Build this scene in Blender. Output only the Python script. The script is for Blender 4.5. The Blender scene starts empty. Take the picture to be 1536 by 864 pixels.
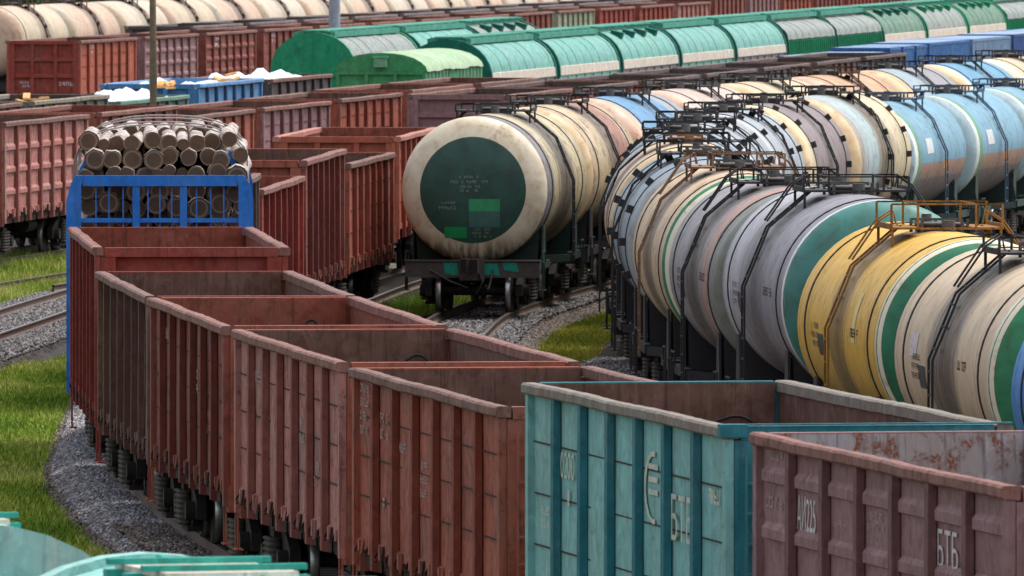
import bpy, math, random
import numpy as np
from mathutils import Matrix, Vector
random.seed(7); RNG = np.random.default_rng(7)
R = math.radians
SC = bpy.context.scene
COL = SC.collection

# ------------------------------------------------------------------ camera, light
H = 9.5; FPX = 18700.0
cam = bpy.data.cameras.new('camera'); co = bpy.data.objects.new('camera', cam); COL.objects.link(co)
co.location = (0, 0, H); co.rotation_euler = (R(90) - math.atan((432 + 165) / FPX), 0, 0)
cam.sensor_width = 36; cam.lens = 36 * FPX / 1536; cam.clip_start = 1; cam.clip_end = 5000
cam.dof.use_dof = True; cam.dof.focus_distance = 190; cam.dof.aperture_fstop = 12
SC.camera = co
W = bpy.data.worlds.new('World'); SC.world = W; W.use_nodes = True
nt = W.node_tree; nt.nodes.clear()
sky = nt.nodes.new('ShaderNodeTexSky'); sky.sky_type = 'NISHITA'; sky.sun_disc = False
SUN_EL, SUN_ROT = R(64), R(68)
sky.sun_elevation = SUN_EL; sky.sun_rotation = SUN_ROT; sky.air_density = 1.0; sky.dust_density = 4.0
hs = nt.nodes.new('ShaderNodeHueSaturation'); hs.inputs['Saturation'].default_value = 0.35
bg = nt.nodes.new('ShaderNodeBackground'); bg.inputs['Strength'].default_value = 0.15
wo = nt.nodes.new('ShaderNodeOutputWorld')
nt.links.new(sky.outputs[0], hs.inputs['Color']); nt.links.new(hs.outputs[0], bg.inputs['Color']); nt.links.new(bg.outputs[0], wo.inputs[0])
sl = bpy.data.lights.new('sun', 'SUN'); sl.energy = 0.8; sl.angle = R(14); sl.color = (1.0, 0.95, 0.88)
so = bpy.data.objects.new('sun', sl); COL.objects.link(so)
sd = Vector((math.sin(SUN_ROT) * math.cos(SUN_EL), math.cos(SUN_ROT) * math.cos(SUN_EL), math.sin(SUN_EL)))
so.rotation_euler = sd.to_track_quat('Z', 'Y').to_euler()
SC.view_settings.view_transform = 'Standard'; SC.view_settings.look = 'None'
SC.view_settings.exposure = 0.9; SC.view_settings.gamma = 1.0
SC.cycles.max_bounces = 5; SC.cycles.diffuse_bounces = 3

# ------------------------------------------------------------------ mesh builder
class MB:
    def __init__(s): s.v = []; s.f = []; s.m = []; s.sm = []
    def add(s, vs, fs, mi=0, smooth=False):
        b = len(s.v); s.v += [tuple(p) for p in vs]
        for k, f in enumerate(fs):
            s.f.append(tuple(b + i for i in f)); s.m.append(mi[k] if isinstance(mi, (list, tuple)) else mi); s.sm.append(smooth)
        return s
    def box(s, x0, x1, y0, y1, z0, z1, mi=0):
        x0, x1 = min(x0, x1), max(x0, x1); y0, y1 = min(y0, y1), max(y0, y1); z0, z1 = min(z0, z1), max(z0, z1)
        return s.add([(x0, y0, z0), (x1, y0, z0), (x1, y1, z0), (x0, y1, z0), (x0, y0, z1), (x1, y0, z1), (x1, y1, z1), (x0, y1, z1)],
                     [(0, 3, 2, 1), (4, 5, 6, 7), (0, 1, 5, 4), (1, 2, 6, 5), (2, 3, 7, 6), (3, 0, 4, 7)], mi)
    def prism(s, poly, a0, a1, axis, mi=0, smooth=False):
        # poly: 2D points; axis 'x': (y,z) ; 'y': (x,z) ; 'z': (x,y)
        def P(p, a): return (a, p[0], p[1]) if axis == 'x' else (p[0], a, p[1]) if axis == 'y' else (p[0], p[1], a)
        n = len(poly)
        vs = [P(p, a0) for p in poly] + [P(p, a1) for p in poly]
        fs = [(i, (i + 1) % n, n + (i + 1) % n, n + i) for i in range(n)]
        s.add(vs, fs, mi, smooth)
        s.add(vs, [tuple(range(n - 1, -1, -1)), tuple(range(n, 2 * n))], mi)
        return s
    def bar(s, p0, p1, w, h=None, mi=0):
        h = h or w; p0 = Vector(p0); p1 = Vector(p1); d = (p1 - p0).normalized()
        u = d.cross(Vector((0, 0, 1)))
        if u.length < 1e-3: u = Vector((1, 0, 0))
        u.normalize(); v = u.cross(d)
        c = [(-1, -1), (1, -1), (1, 1), (-1, 1)]
        vs = [p + u * (a * w / 2) + v * (b * h / 2) for p in (p0, p1) for a, b in c]
        return s.add(vs, [(0, 1, 5, 4), (1, 2, 6, 5), (2, 3, 7, 6), (3, 0, 4, 7), (3, 2, 1, 0), (4, 5, 6, 7)], mi)
    def poly(s, pts, w, h=None, mi=0):
        for a, b in zip(pts, pts[1:]): s.bar(a, b, w, h, mi)
        return s
    def tube(s, pts, r, n=8, mi=0, rr=None):
        pts = [Vector(p) for p in pts]; vs = []; fs = []
        for i, p in enumerate(pts):
            d = (pts[min(i + 1, len(pts) - 1)] - pts[max(i - 1, 0)]).normalized()
            u = d.cross(Vector((0, 0, 1)))
            if u.length < 1e-3: u = Vector((1, 0, 0))
            u.normalize(); v = u.cross(d); q = rr[i] if rr else r
            vs += [p + u * (q * math.cos(2 * math.pi * k / n)) + v * (q * math.sin(2 * math.pi * k / n)) for k in range(n)]
        for i in range(len(pts) - 1):
            for k in range(n): fs.append((i * n + k, i * n + (k + 1) % n, (i + 1) * n + (k + 1) % n, (i + 1) * n + k))
        s.add(vs, fs, mi, True)
        e = (len(pts) - 1) * n
        s.add(vs[:n] + vs[e:], [tuple(range(n - 1, -1, -1)), tuple(range(n, 2 * n))], mi)
        return s
    def cyl(s, p0, p1, r, n=16, mi=0): return s.tube([p0, p1], r, n, mi)
    def lathe(s, prof, n, axis='x', c=(0, 0, 0), mi=0, smooth=True, a0=0.0, a1=2 * math.pi):
        # prof: (t along axis, r)
        vs = []; full = abs(a1 - a0 - 2 * math.pi) < 1e-6; m = n if full else n + 1
        for t, r in prof:
            for k in range(m):
                a = a0 + (a1 - a0) * k / n; p, q = r * math.cos(a), r * math.sin(a)
                vs.append((c[0] + t, c[1] + p, c[2] + q) if axis == 'x' else (c[0] + p, c[1] + t, c[2] + q) if axis == 'y' else (c[0] + p, c[1] + q, c[2] + t))
        fs = []
        for i in range(len(prof) - 1):
            for k in range(n if full else n):
                k2 = (k + 1) % m; fs.append((i * m + k, i * m + k2, (i + 1) * m + k2, (i + 1) * m + k))
        return s.add(vs, fs, mi, smooth)
    def mesh(s, name):
        me = bpy.data.meshes.new(name); me.from_pydata(s.v, [], s.f)
        me.polygons.foreach_set('material_index', s.m); me.polygons.foreach_set('use_smooth', s.sm)
        me.update(); return me

CACHE = {}
def cached(key, fn):
    if key not in CACHE:
        mb = fn(); CACHE[key] = mb.mesh(str(key[0]))
    return CACHE[key]
def put(name, me, mats, parent=None, loc=None, rot=None):
    if isinstance(me, MB): me = me.mesh(name)
    o = bpy.data.objects.new(name, me); COL.objects.link(o)
    mats = mats if isinstance(mats, (list, tuple)) else [mats]
    n = len(me.materials)
    for k in range(max(0, len(mats) - n)): me.materials.append(mats[n + k])
    for k, m in enumerate(mats):
        o.material_slots[k].link = 'OBJECT'; o.material_slots[k].material = m
    if parent: o.parent = parent
    if loc: o.location = loc
    if rot: o.rotation_euler = rot
    return o
def tag(o, label, cat, group=None, kind=None):
    if label: o['label'] = label
    if cat: o['category'] = cat
    if group: o['group'] = group
    if kind: o['kind'] = kind
    return o
def empty(name, x, y, rz, z=0.0):
    o = bpy.data.objects.new(name, None); COL.objects.link(o); o.location = (x, y, z); o.rotation_euler = (0, 0, rz)
    o.empty_display_size = 0.3
    return o

# ------------------------------------------------------------------ materials
MATS = {}
class NB:
    def __init__(s, name):
        s.mat = bpy.data.materials.new(name); s.mat.use_nodes = True; s.t = s.mat.node_tree; s.t.nodes.clear()
        s.out = s.t.nodes.new('ShaderNodeOutputMaterial'); s.b = s.t.nodes.new('ShaderNodeBsdfPrincipled')
        s.t.links.new(s.b.outputs[0], s.out.inputs[0])
        s.tc = s.t.nodes.new('ShaderNodeTexCoord'); s.oi = s.t.nodes.new('ShaderNodeObjectInfo')
        s._off = None
    def n(s, k): return s.t.nodes.new('ShaderNode' + k)
    def l(s, a, b): s.t.links.new(a, b)
    def off(s):
        if s._off is None:
            m = s.n('VectorMath'); m.operation = 'SCALE'; m.inputs['Scale'].default_value = 57.0
            c = s.n('CombineXYZ'); s.l(s.oi.outputs['Random'], c.inputs[0]); s.l(s.oi.outputs['Random'], c.inputs[1])
            s.l(c.outputs[0], m.inputs[0]); a = s.n('VectorMath'); a.operation = 'ADD'
            s.l(s.tc.outputs['Object'], a.inputs[0]); s.l(m.outputs[0], a.inputs[1]); s._off = a.outputs[0]
        return s._off
    def noise(s, scale, detail=5, stretch=(1, 1, 1), rough=0.6, vec=None, dist=0.0):
        mp = s.n('Mapping'); mp.inputs['Scale'].default_value = stretch; s.l(vec or s.off(), mp.inputs[0])
        x = s.n('TexNoise'); x.inputs['Scale'].default_value = scale; x.inputs['Detail'].default_value = detail
        x.inputs['Roughness'].default_value = rough; x.inputs['Distortion'].default_value = dist
        s.l(mp.outputs[0], x.inputs['Vector']); return x.outputs['Fac']
    def ramp(s, fac, lo, hi, a=0.0, b=1.0):
        m = s.n('MapRange'); m.interpolation_type = 'SMOOTHSTEP'
        for k, v in (('From Min', lo), ('From Max', hi), ('To Min', a), ('To Max', b)): m.inputs[k].default_value = v
        s.l(fac, m.inputs['Value']); return m.outputs[0]
    def mix(s, fac, a, b, mode='MIX'):
        m = s.n('Mix'); m.data_type = 'RGBA'; m.blend_type = mode
        for sock, v in ((m.inputs[0], fac), (m.inputs[6], a), (m.inputs[7], b)):
            if isinstance(v, bpy.types.NodeSocket): s.l(v, sock)
            elif isinstance(v, (int, float)): sock.default_value = v
            else: sock.default_value = (*v[:3], 1)
        return m.outputs[2]
    def math(s, op, a, b=None):
        m = s.n('Math'); m.operation = op
        for k, v in enumerate((a, b)):
            if v is None: continue
            if isinstance(v, bpy.types.NodeSocket): s.l(v, m.inputs[k])
            else: m.inputs[k].default_value = v
        return m.outputs[0]
    def xyz(s, vec=None):
        x = s.n('SeparateXYZ'); s.l(vec or s.tc.outputs['Object'], x.inputs[0]); return x.outputs
    def bump(s, fac, strength, dist=0.02):
        b = s.n('Bump'); b.inputs['Strength'].default_value = strength; b.inputs['Distance'].default_value = dist
        s.l(fac, b.inputs['Height']); s.l(b.outputs[0], s.b.inputs['Normal'])
    def done(s, col, rough=0.6, metal=0.0, spec=0.3):
        if isinstance(col, bpy.types.NodeSocket): s.l(col, s.b.inputs['Base Color'])
        else: s.b.inputs['Base Color'].default_value = (*col, 1)
        if isinstance(rough, bpy.types.NodeSocket): s.l(rough, s.b.inputs['Roughness'])
        else: s.b.inputs['Roughness'].default_value = rough
        s.b.inputs['Metallic'].default_value = metal; s.b.inputs['Specular IOR Level'].default_value = spec
        return s.mat

def srgb(r, g, b):
    f = lambda c: ((c / 255 + 0.055) / 1.055) ** 2.4 if c > 10 else c / 255 / 12.92
    return (f(r), f(g), f(b))
def mul(c, k): return tuple(min(0.9, x * k) for x in c)
RUST = (0.085, 0.032, 0.018); DUST = (0.22, 0.125, 0.098); GRIME = (0.022, 0.019, 0.018)

POSTS = {}
def paint(name, base, rust=0.35, dust=0.35, grime=0.3, bays=0.0, rough=0.62, rustcol=RUST, dustcol=DUST, fade=0.35):
    """weathered wagon paint: tint patches, vertical runs, rust blotches, chips"""
    if name in MATS: return MATS[name]
    s = NB(name)
    big = s.noise(0.9, 4); mid = s.noise(4.5, 6, dist=0.6); fine = s.noise(26, 4)
    run = s.noise(3.2, 5, (2.6, 2.6, 0.22)); run2 = s.noise(9, 4, (1.6, 1.6, 0.16))
    col = s.mix(s.ramp(big, 0.35, 0.7, 0, fade), base, mul(dustcol, 1.0))
    col = s.mix(s.ramp(mid, 0.3, 0.75, 0, 0.5), col, mul(base, 0.62))
    if bays:
        f = s.n('VectorMath'); f.operation = 'MULTIPLY'; f.inputs[1].default_value = (1 / 1.66, 0.2, 1 / 0.62)
        s.l(s.tc.outputs['Object'], f.inputs[0]); fl = s.n('VectorMath'); fl.operation = 'FLOOR'; s.l(f.outputs[0], fl.inputs[0])
        ad = s.n('VectorMath'); ad.operation = 'ADD'; s.l(fl.outputs[0], ad.inputs[0])
        c = s.n('CombineXYZ'); s.l(s.math('MULTIPLY', s.oi.outputs['Random'], 93.7), c.inputs[1]); s.l(c.outputs[0], ad.inputs[1])
        wn = s.n('TexWhiteNoise'); wn.noise_dimensions = '3D'; s.l(ad.outputs[0], wn.inputs['Vector'])
        col = s.mix(s.math('MULTIPLY', wn.outputs['Value'], bays), col, s.mix(wn.outputs['Value'], mul(base, 1.7), mul(dustcol, 0.9)))
    scuff = s.noise(1.7, 9, (1.0, 1.0, 0.7), 0.72, dist=1.6)
    pale = tuple(min(0.8, c * 1.4 + 0.022) for c in base)
    col = s.mix(s.ramp(scuff, 0.545, 0.6, 0, 0.3 + 0.35 * dust), col, pale)
    scuff2 = s.noise(2.6, 9, (0.8, 0.8, 0.5), 0.75, dist=1.0)
    col = s.mix(s.ramp(scuff2, 0.56, 0.62, 0, 0.35 + 0.4 * rust), col, tuple(c * 0.38 + d * 0.35 for c, d in zip(base, rustcol)))
    col = s.mix(s.ramp(run, 0.52, 0.72, 0, dust), col, dustcol)
    drip = s.noise(1.0, 6, (12.0, 12.0, 0.35), 0.65)
    col = s.mix(s.ramp(drip, 0.57, 0.66, 0, 0.25 + grime * 0.8), col, tuple(c * 0.25 + d * 0.3 for c, d in zip(base, rustcol)))
    col = s.mix(s.ramp(run2, 0.52, 0.75, 0, grime), col, GRIME)
    rb = s.math('MULTIPLY', s.ramp(mid, 0.5, 0.68), s.ramp(fine, 0.35, 0.6))
    col = s.mix(s.math('MULTIPLY', rb, rust), col, rustcol)
    chips = s.ramp(s.math('MULTIPLY', fine, mid), 0.36, 0.42)
    col = s.mix(s.math('MULTIPLY', chips, rust), col, mul(rustcol, 1.5))
    s.bump(fine, 0.15, 0.01)
    MATS[name] = s.done(col, s.ramp(mid, 0.2, 0.8, rough - 0.12, min(1, rough + 0.25)))
    POSTS[MATS[name]] = (name, base, rustcol)
    return MATS[name]
def post_paint(m):  # darker copy of the wall paint: shade on the posts put into the colour
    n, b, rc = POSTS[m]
    return paint(n + '_post_shade', (b[0] * 0.62, b[1] * 0.5, b[2] * 0.5), 0.3, 0.1, 0.35, rustcol=rc, fade=0.08)

def plain(name, base, var=0.4, scale=8.0, rough=0.7, metal=0.0, other=None):
    if name in MATS: return MATS[name]
    s = NB(name); a = s.noise(scale, 5); b = s.noise(scale * 5, 3)
    col = s.mix(s.ramp(a, 0.3, 0.7, 0, var), base, other or mul(base, 0.45)); col = s.mix(s.ramp(b, 0.4, 0.7, 0, var * 0.6), col, mul(base, 1.5))
    s.bump(b, 0.2, 0.01)
    MATS[name] = s.done(col, rough, metal); return MATS[name]

def barrel_paint(name, base, bands=(), stain=0.0, stainw=0.9, streak=0.4, rustv=0.25, zsplit=None, grime_low=0.0, seams=True, tint=None):
    """tank barrel: hoop-wise paint, spill runs round the middle, painted bands, weld seams"""
    if name in MATS: return MATS[name]
    s = NB(name); x, y, z = s.xyz()
    big = s.noise(0.7, 4); hoop = s.noise(1.0, 6, (7.0, 0.35, 0.5)); hoop2 = s.noise(1.0, 5, (22.0, 0.5, 0.55)); fine = s.noise(20, 4); mid = s.noise(3.2, 6, dist=0.8)
    tint = tint or mul(base, 0.55)
    col = s.mix(s.ramp(big, 0.35, 0.7, 0, 0.6), base, mul(base, 0.72))
    col = s.mix(s.ramp(hoop, 0.46, 0.7, 0, streak), col, tint)
    if zsplit:
        for z0, z1, c in zsplit:
            zz = s.math('ADD', z, s.math('MULTIPLY', s.math('SUBTRACT', mid, 0.5), 0.12))
            f = s.math('MULTIPLY', s.math('GREATER_THAN', zz, z0), s.math('LESS_THAN', zz, z1))
            col = s.mix(f, col, s.mix(s.ramp(hoop, 0.4, 0.7), c, mul(c, 0.6)))
    for x0, x1, c in bands:
        f = s.math('MULTIPLY', s.math('GREATER_THAN', x, x0), s.math('LESS_THAN', x, x1))
        f = s.math('MULTIPLY', f, s.ramp(fine, 0.25, 0.45, 0.7, 1.0))
        col = s.mix(f, col, s.mix(s.ramp(big, 0.3, 0.7), c, mul(c, 0.75)))
    if seams:
        for sx in (-3.55, 3.55, -4.62, 4.62):
            f = s.math('LESS_THAN', s.math('ABSOLUTE', s.math('SUBTRACT', x, sx)), 0.02)
            col = s.mix(s.math('MULTIPLY', f, 0.5), col, mul(RUST, 0.8))
    if stain:
        ax = s.math('ABSOLUTE', s.math('ADD', x, s.math('MULTIPLY', s.math('SUBTRACT', hoop, 0.5), 1.3)))
        f = s.math('MULTIPLY', s.ramp(ax, stainw * 0.6, stainw * 1.1, 1.0, 0.0), s.ramp(hoop2, 0.3, 0.55, 0.5, 1.0))
        col = s.mix(s.math('MULTIPLY', f, stain), col, (0.035, 0.028, 0.028))
    col = s.mix(s.ramp(hoop2, 0.53, 0.75, 0, streak), col, mul(RUST, 1.3))
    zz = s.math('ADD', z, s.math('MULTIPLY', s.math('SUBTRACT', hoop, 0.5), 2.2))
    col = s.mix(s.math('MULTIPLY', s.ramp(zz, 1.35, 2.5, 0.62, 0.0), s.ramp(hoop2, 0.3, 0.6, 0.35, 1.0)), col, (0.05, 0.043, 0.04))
    drip = s.noise(1.0, 5, (15.0, 0.7, 0.8))
    col = s.mix(s.math('MULTIPLY', s.ramp(drip, 0.56, 0.68, 0, 0.6), s.ramp(s.math('ABSOLUTE', x), 1.4, 3.4, 1.0, 0.25)), col, (0.06, 0.045, 0.04))
    rb = s.math('MULTIPLY', s.ramp(mid, 0.5, 0.66), s.ramp(fine, 0.35, 0.6))
    col = s.mix(s.math('MULTIPLY', rb, rustv * 1.6), col, RUST)
    s.bump(s.math('ADD', mid, s.math('MULTIPLY', fine, 0.3)), 0.12, 0.015)
    MATS[name] = s.done(col, s.ramp(mid, 0.2, 0.8, 0.38, 0.68), 0, 0.4); return MATS[name]

def disc_paint(name, ring, disc, rd, white=None, cz=2.8, lowstain=0.5):
    if name in MATS: return MATS[name]
    s = NB(name); x, y, z = s.xyz(); mid = s.noise(2.2, 6, dist=0.6); fine = s.noise(18, 4); run = s.noise(2.5, 5, (1, 2.5, 0.3))
    zz = s.math('SUBTRACT', z, cz); r = s.math('SQRT', s.math('ADD', s.math('MULTIPLY', y, y), s.math('MULTIPLY', zz, zz)))
    col = s.mix(s.ramp(mid, 0.35, 0.7, 0, 0.55), ring, mul((ring[0] * 0.8, ring[1] * 0.62, ring[2] * 0.45), 0.8))
    if lowstain:
        f = s.math('MULTIPLY', s.ramp(s.math('ADD', zz, s.math('MULTIPLY', mid, 0.6)), -1.15, -0.55, 1, 0), s.ramp(run, 0.32, 0.6))
        col = s.mix(s.math('MULTIPLY', f, lowstain), col, (0.07, 0.04, 0.022))
    dcol = s.mix(s.ramp(mid, 0.3, 0.7, 0, 0.8), disc, mul(disc, 0.55)); dcol = s.mix(s.ramp(run, 0.5, 0.75, 0, 0.35), dcol, (0.05, 0.05, 0.045))
    f = s.math('LESS_THAN', s.math('ADD', r, s.math('MULTIPLY', s.math('SUBTRACT', fine, 0.5), 0.015)), rd); col = s.mix(f, col, dcol)
    if white:
        col = s.mix(s.math('MULTIPLY', s.math('GREATER_THAN', r, white[0]), s.math('LESS_THAN', r, white[1])), col, white[2])
    rb = s.math('MULTIPLY', s.ramp(mid, 0.55, 0.7), s.ramp(fine, 0.4, 0.6)); col = s.mix(s.math('MULTIPLY', rb, 0.4), col, RUST)
    s.bump(mid, 0.1, 0.02)
    MATS[name] = s.done(col, s.ramp(mid, 0.2, 0.8, 0.4, 0.65), 0, 0.4); return MATS[name]

M_BLACK = plain('black_running_gear', (0.012, 0.011, 0.011), 0.5, 5, 0.75, other=(0.045, 0.033, 0.026))
M_DARKST = plain('dark_steel', (0.022, 0.024, 0.028), 0.5, 6, 0.6, other=(0.05, 0.033, 0.026))
M_GREENST = plain('dark_green_frame', (0.018, 0.042, 0.034), 0.6, 5, 0.6, other=(0.02, 0.018, 0.016))
M_RUSTST = plain('rusty_steel', (0.075, 0.036, 0.024), 0.6, 6, 0.8, other=(0.03, 0.02, 0.017))
M_LATCH = plain('rusty_latch', (0.05, 0.024, 0.018), 0.7, 9, 0.9, other=(0.02, 0.014, 0.012))
M_SEAM = plain('rusty_seam', (0.05, 0.03, 0.025), 0.5, 8, 0.9)
M_DOME = plain('grey_hatch_steel', (0.10, 0.095, 0.09), 0.6, 5, 0.6, other=(0.045, 0.035, 0.03))
M_WHEEL = plain('worn_wheel_steel', (0.55, 0.55, 0.56), 0.4, 8, 0.33, 0.9, other=(0.2, 0.19, 0.18))
M_SPRING = plain('spring_steel', (0.07, 0.06, 0.05), 0.5, 14, 0.7)
M_WHITE = plain('white_stencil_paint', (0.66, 0.62, 0.6), 0.7, 7, 0.7, other=(0.3, 0.22, 0.21))
M_FADED = plain('faded_stencil_paint', (0.40, 0.31, 0.28), 0.9, 8, 0.7, other=(0.17, 0.09, 0.08))
M_YEL = plain('yellow_chalk_mark', (0.7, 0.42, 0.03), 0.3, 20, 0.7)

# ------------------------------------------------------------------ lettering (real mesh letters lying on the panel)
def letters(txt, height, width=None, font_space=1.0):
    cu = bpy.data.curves.new('t', 'FONT'); cu.body = txt; cu.size = 1.0; cu.extrude = 0.0; cu.space_character = font_space
    o = bpy.data.objects.new('t', cu); COL.objects.link(o); bpy.context.view_layer.update()
    me = bpy.data.meshes.new_from_object(o.evaluated_get(bpy.context.evaluated_depsgraph_get()))
    bpy.data.objects.remove(o); bpy.data.curves.remove(cu)
    n = len(me.vertices); co_ = np.empty(n * 3, 'f4'); me.vertices.foreach_get('co', co_); co_ = co_.reshape(-1, 3)
    mn, mx = co_.min(0), co_.max(0); k = height / (mx[1] - mn[1]); co_ = (co_ - (mn + mx) / 2)
    co_[:, 1] *= k; co_[:, 0] *= (width / (mx[0] - mn[0])) if width else k
    mb = MB(); mb.v = [tuple(float(q) for q in p) for p in co_]
    for p in me.polygons: mb.f.append(tuple(p.vertices)); mb.m.append(0); mb.sm.append(False)
    bpy.data.meshes.remove(me); return mb
def on_side(mb, side, x, y, z):
    """turn flat (u,v) letters onto a side wall (outward normal side*y)"""
    mb.v = [(x - side * u, y * side + side * 0.005, z + v) for u, v, w in mb.v]
    return mb
def on_end(mb, x, y, z):
    mb.v = [(x - 0.005, y - u, z + v) for u, v, w in mb.v]; return mb
def stencil(seed, w, h, rows):
    """unreadably small stencil lines: irregular short strokes"""
    r = random.Random(seed); mb = MB(); rh = h / rows
    for k in range(rows):
        x = -w / 2; y1 = h / 2 - k * rh; y0 = y1 - rh * 0.62
        while x < w / 2 - 0.02:
            cw = r.uniform(0.35, 0.6) * rh
            if r.random() > 0.22:
                t = rh * 0.13
                for (a, b, c, d) in r.sample([(x, x + t, y0, y1), (x + cw - t, x + cw, y0, y1), (x, x + cw, y1 - t, y1), (x, x + cw, y0, y0 + t), (x, x + cw, (y0 + y1 - t) / 2, (y0 + y1 + t) / 2)], 3):
                    mb.add([(a, c, 0), (b, c, 0), (b, d, 0), (a, d, 0)], [(0, 1, 2, 3)])
            x += cw + rh * 0.16
    # overlapping strokes lie on one plane only where they cross: give each a hair of its own
    for i in range(0, len(mb.v), 4):
        e = (i // 4 % 5) * 0.0007
        for j in range(4): q = mb.v[i + j]; mb.v[i + j] = (q[0], q[1], e)
    return mb
def stencil_side(seed, side, x, y, z, w, h, rows):
    mb = stencil(seed, w, h, rows)
    mb.v = [(x - side * u, y * side + side * (0.004 + e), z + v) for u, v, e in mb.v]; return mb

# ------------------------------------------------------------------ running gear
def wheelset_mb():
    mb = MB()
    for s in (-1, 1):
        y = 0.79 * s
        prof = [(-0.065, 0.08), (-0.05, 0.40), (-0.065, 0.42), (-0.065, 0.475), (0.055, 0.478), (0.06, 0.505), (0.075, 0.505), (0.08, 0.42), (0.02, 0.39), (0.03, 0.16), (0.08, 0.15), (0.08, 0.08)]
        prof = [((-t if s > 0 else t), r) for t, r in prof]
        mb.lathe(prof, 28, 'y', (0, y, 0.475), 1)
        q = 1 if s > 0 else -1
        mb.lathe([(-0.06 * q, 0.4765), (-0.055 * q, 0.4785), (0.05 * q, 0.481), (0.052 * q, 0.479)], 28, 'y', (0, y, 0.475), 0)
    mb.cyl((0, -1.08, 0.475), (0, 1.08, 0.475), 0.085, 14, 1)
    return mb
def side_frame_mb(s):
    y0, y1 = 0.95 * s, 1.1 * s
    mb = MB()
    out = [(-1.22, 0.36), (-1.22, 0.62), (-0.8, 0.8), (-0.42, 0.86), (0.42, 0.86), (0.8, 0.8), (1.22, 0.62), (1.22, 0.36), (0.72, 0.42), (0.46, 0.2), (-0.46, 0.2), (-0.72, 0.42)]
    mb.prism(out[:], y0, y1, 'y')
    for e in (-1, 1):
        mb.cyl((0.925 * e, 0.98 * s, 0.475), (0.925 * e, 1.24 * s, 0.475), 0.14, 14)
    mb.box(-0.5, 0.5, 0.94 * s, 1.17 * s, 0.15, 0.23)
    return mb
def spring_mb(s):
    mb = MB()
    for x in (-0.24, 0.0, 0.24):
        prof = []
        for k in range(7):
            z = 0.24 + k * 0.075; prof += [(z, 0.085), (z + 0.02, 0.112), (z + 0.045, 0.112), (z + 0.06, 0.085)]
        mb.lathe(prof, 10, 'z', (x, 1.19 * s, 0))
    return mb
def bolster_mb():
    mb = MB(); mb.box(-0.2, 0.2, -1.2, 1.2, 0.62, 0.84); mb.box(-0.3, 0.3, -0.3, 0.3, 0.842, 0.93)
    for x in (-0.42, 0.42): mb.bar((x, -0.8, 0.42), (x, 0.8, 0.42), 0.1, 0.14)
    for s in (-1, 1):
        for x in (-0.43, 0.43): mb.box(x - 0.05, x + 0.05, s * 0.7, s * 0.9, 0.3, 0.62)
    return mb
def bogie(parent, x, near):
    if near:
        b = put('bogie', cached(('bogie',), bolster_mb), M_BLACK, parent, (x, 0, 0))
        for e in (-0.925, 0.925): put('wheelset', cached(('wheelset',), wheelset_mb), [M_WHEEL, M_BLACK], b, (e, 0, 0))
        for s in (-1, 1):
            put('side_frame', cached(('side_frame', s), lambda: side_frame_mb(s)), M_BLACK, b)
            put('spring_pack', cached(('spring_pack', s), lambda: spring_mb(s)), M_SPRING, b)
    else:
        def mk():
            mb = bolster_mb()
            for s in (-1, 1):
                q = side_frame_mb(s); mb.add(q.v, q.f, 0)
                for e in (-0.925, 0.925):
                    mb.lathe([(-0.06, 0.05), (-0.06, 0.475), (0.06, 0.475), (0.06, 0.05)], 16, 'y', (e, 0.79 * s, 0.475), 1)
            return mb
        put('bogie', cached(('bogie_far',), mk), [M_BLACK, M_BLACK], parent, (x, 0, 0))
def coupler_mb():
    mb = MB(); mb.box(0, 0.55, -0.09, 0.09, 0.98, 1.14)
    mb.prism([(0.55, -0.16), (0.72, -0.2), (0.86, -0.06), (0.78, 0.02), (0.88, 0.2), (0.6, 0.22), (0.5, 0.1), (0.5, -0.1)], 0.9, 1.22, 'z')
    mb.tube([(0, 0.45, 0.95), (0.18, 0.45, 0.8), (0.3, 0.4, 0.55), (0.42, 0.36, 0.52), (0.5, 0.35, 0.62)], 0.025, 6)
    return mb
def couplers(parent, hl):
    put('coupler', cached(('coupler',), coupler_mb), M_BLACK, parent, (hl, 0, 0))
    put('coupler', cached(('coupler',), coupler_mb), M_BLACK, parent, (-hl, 0, 0), (0, 0, math.pi))

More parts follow.
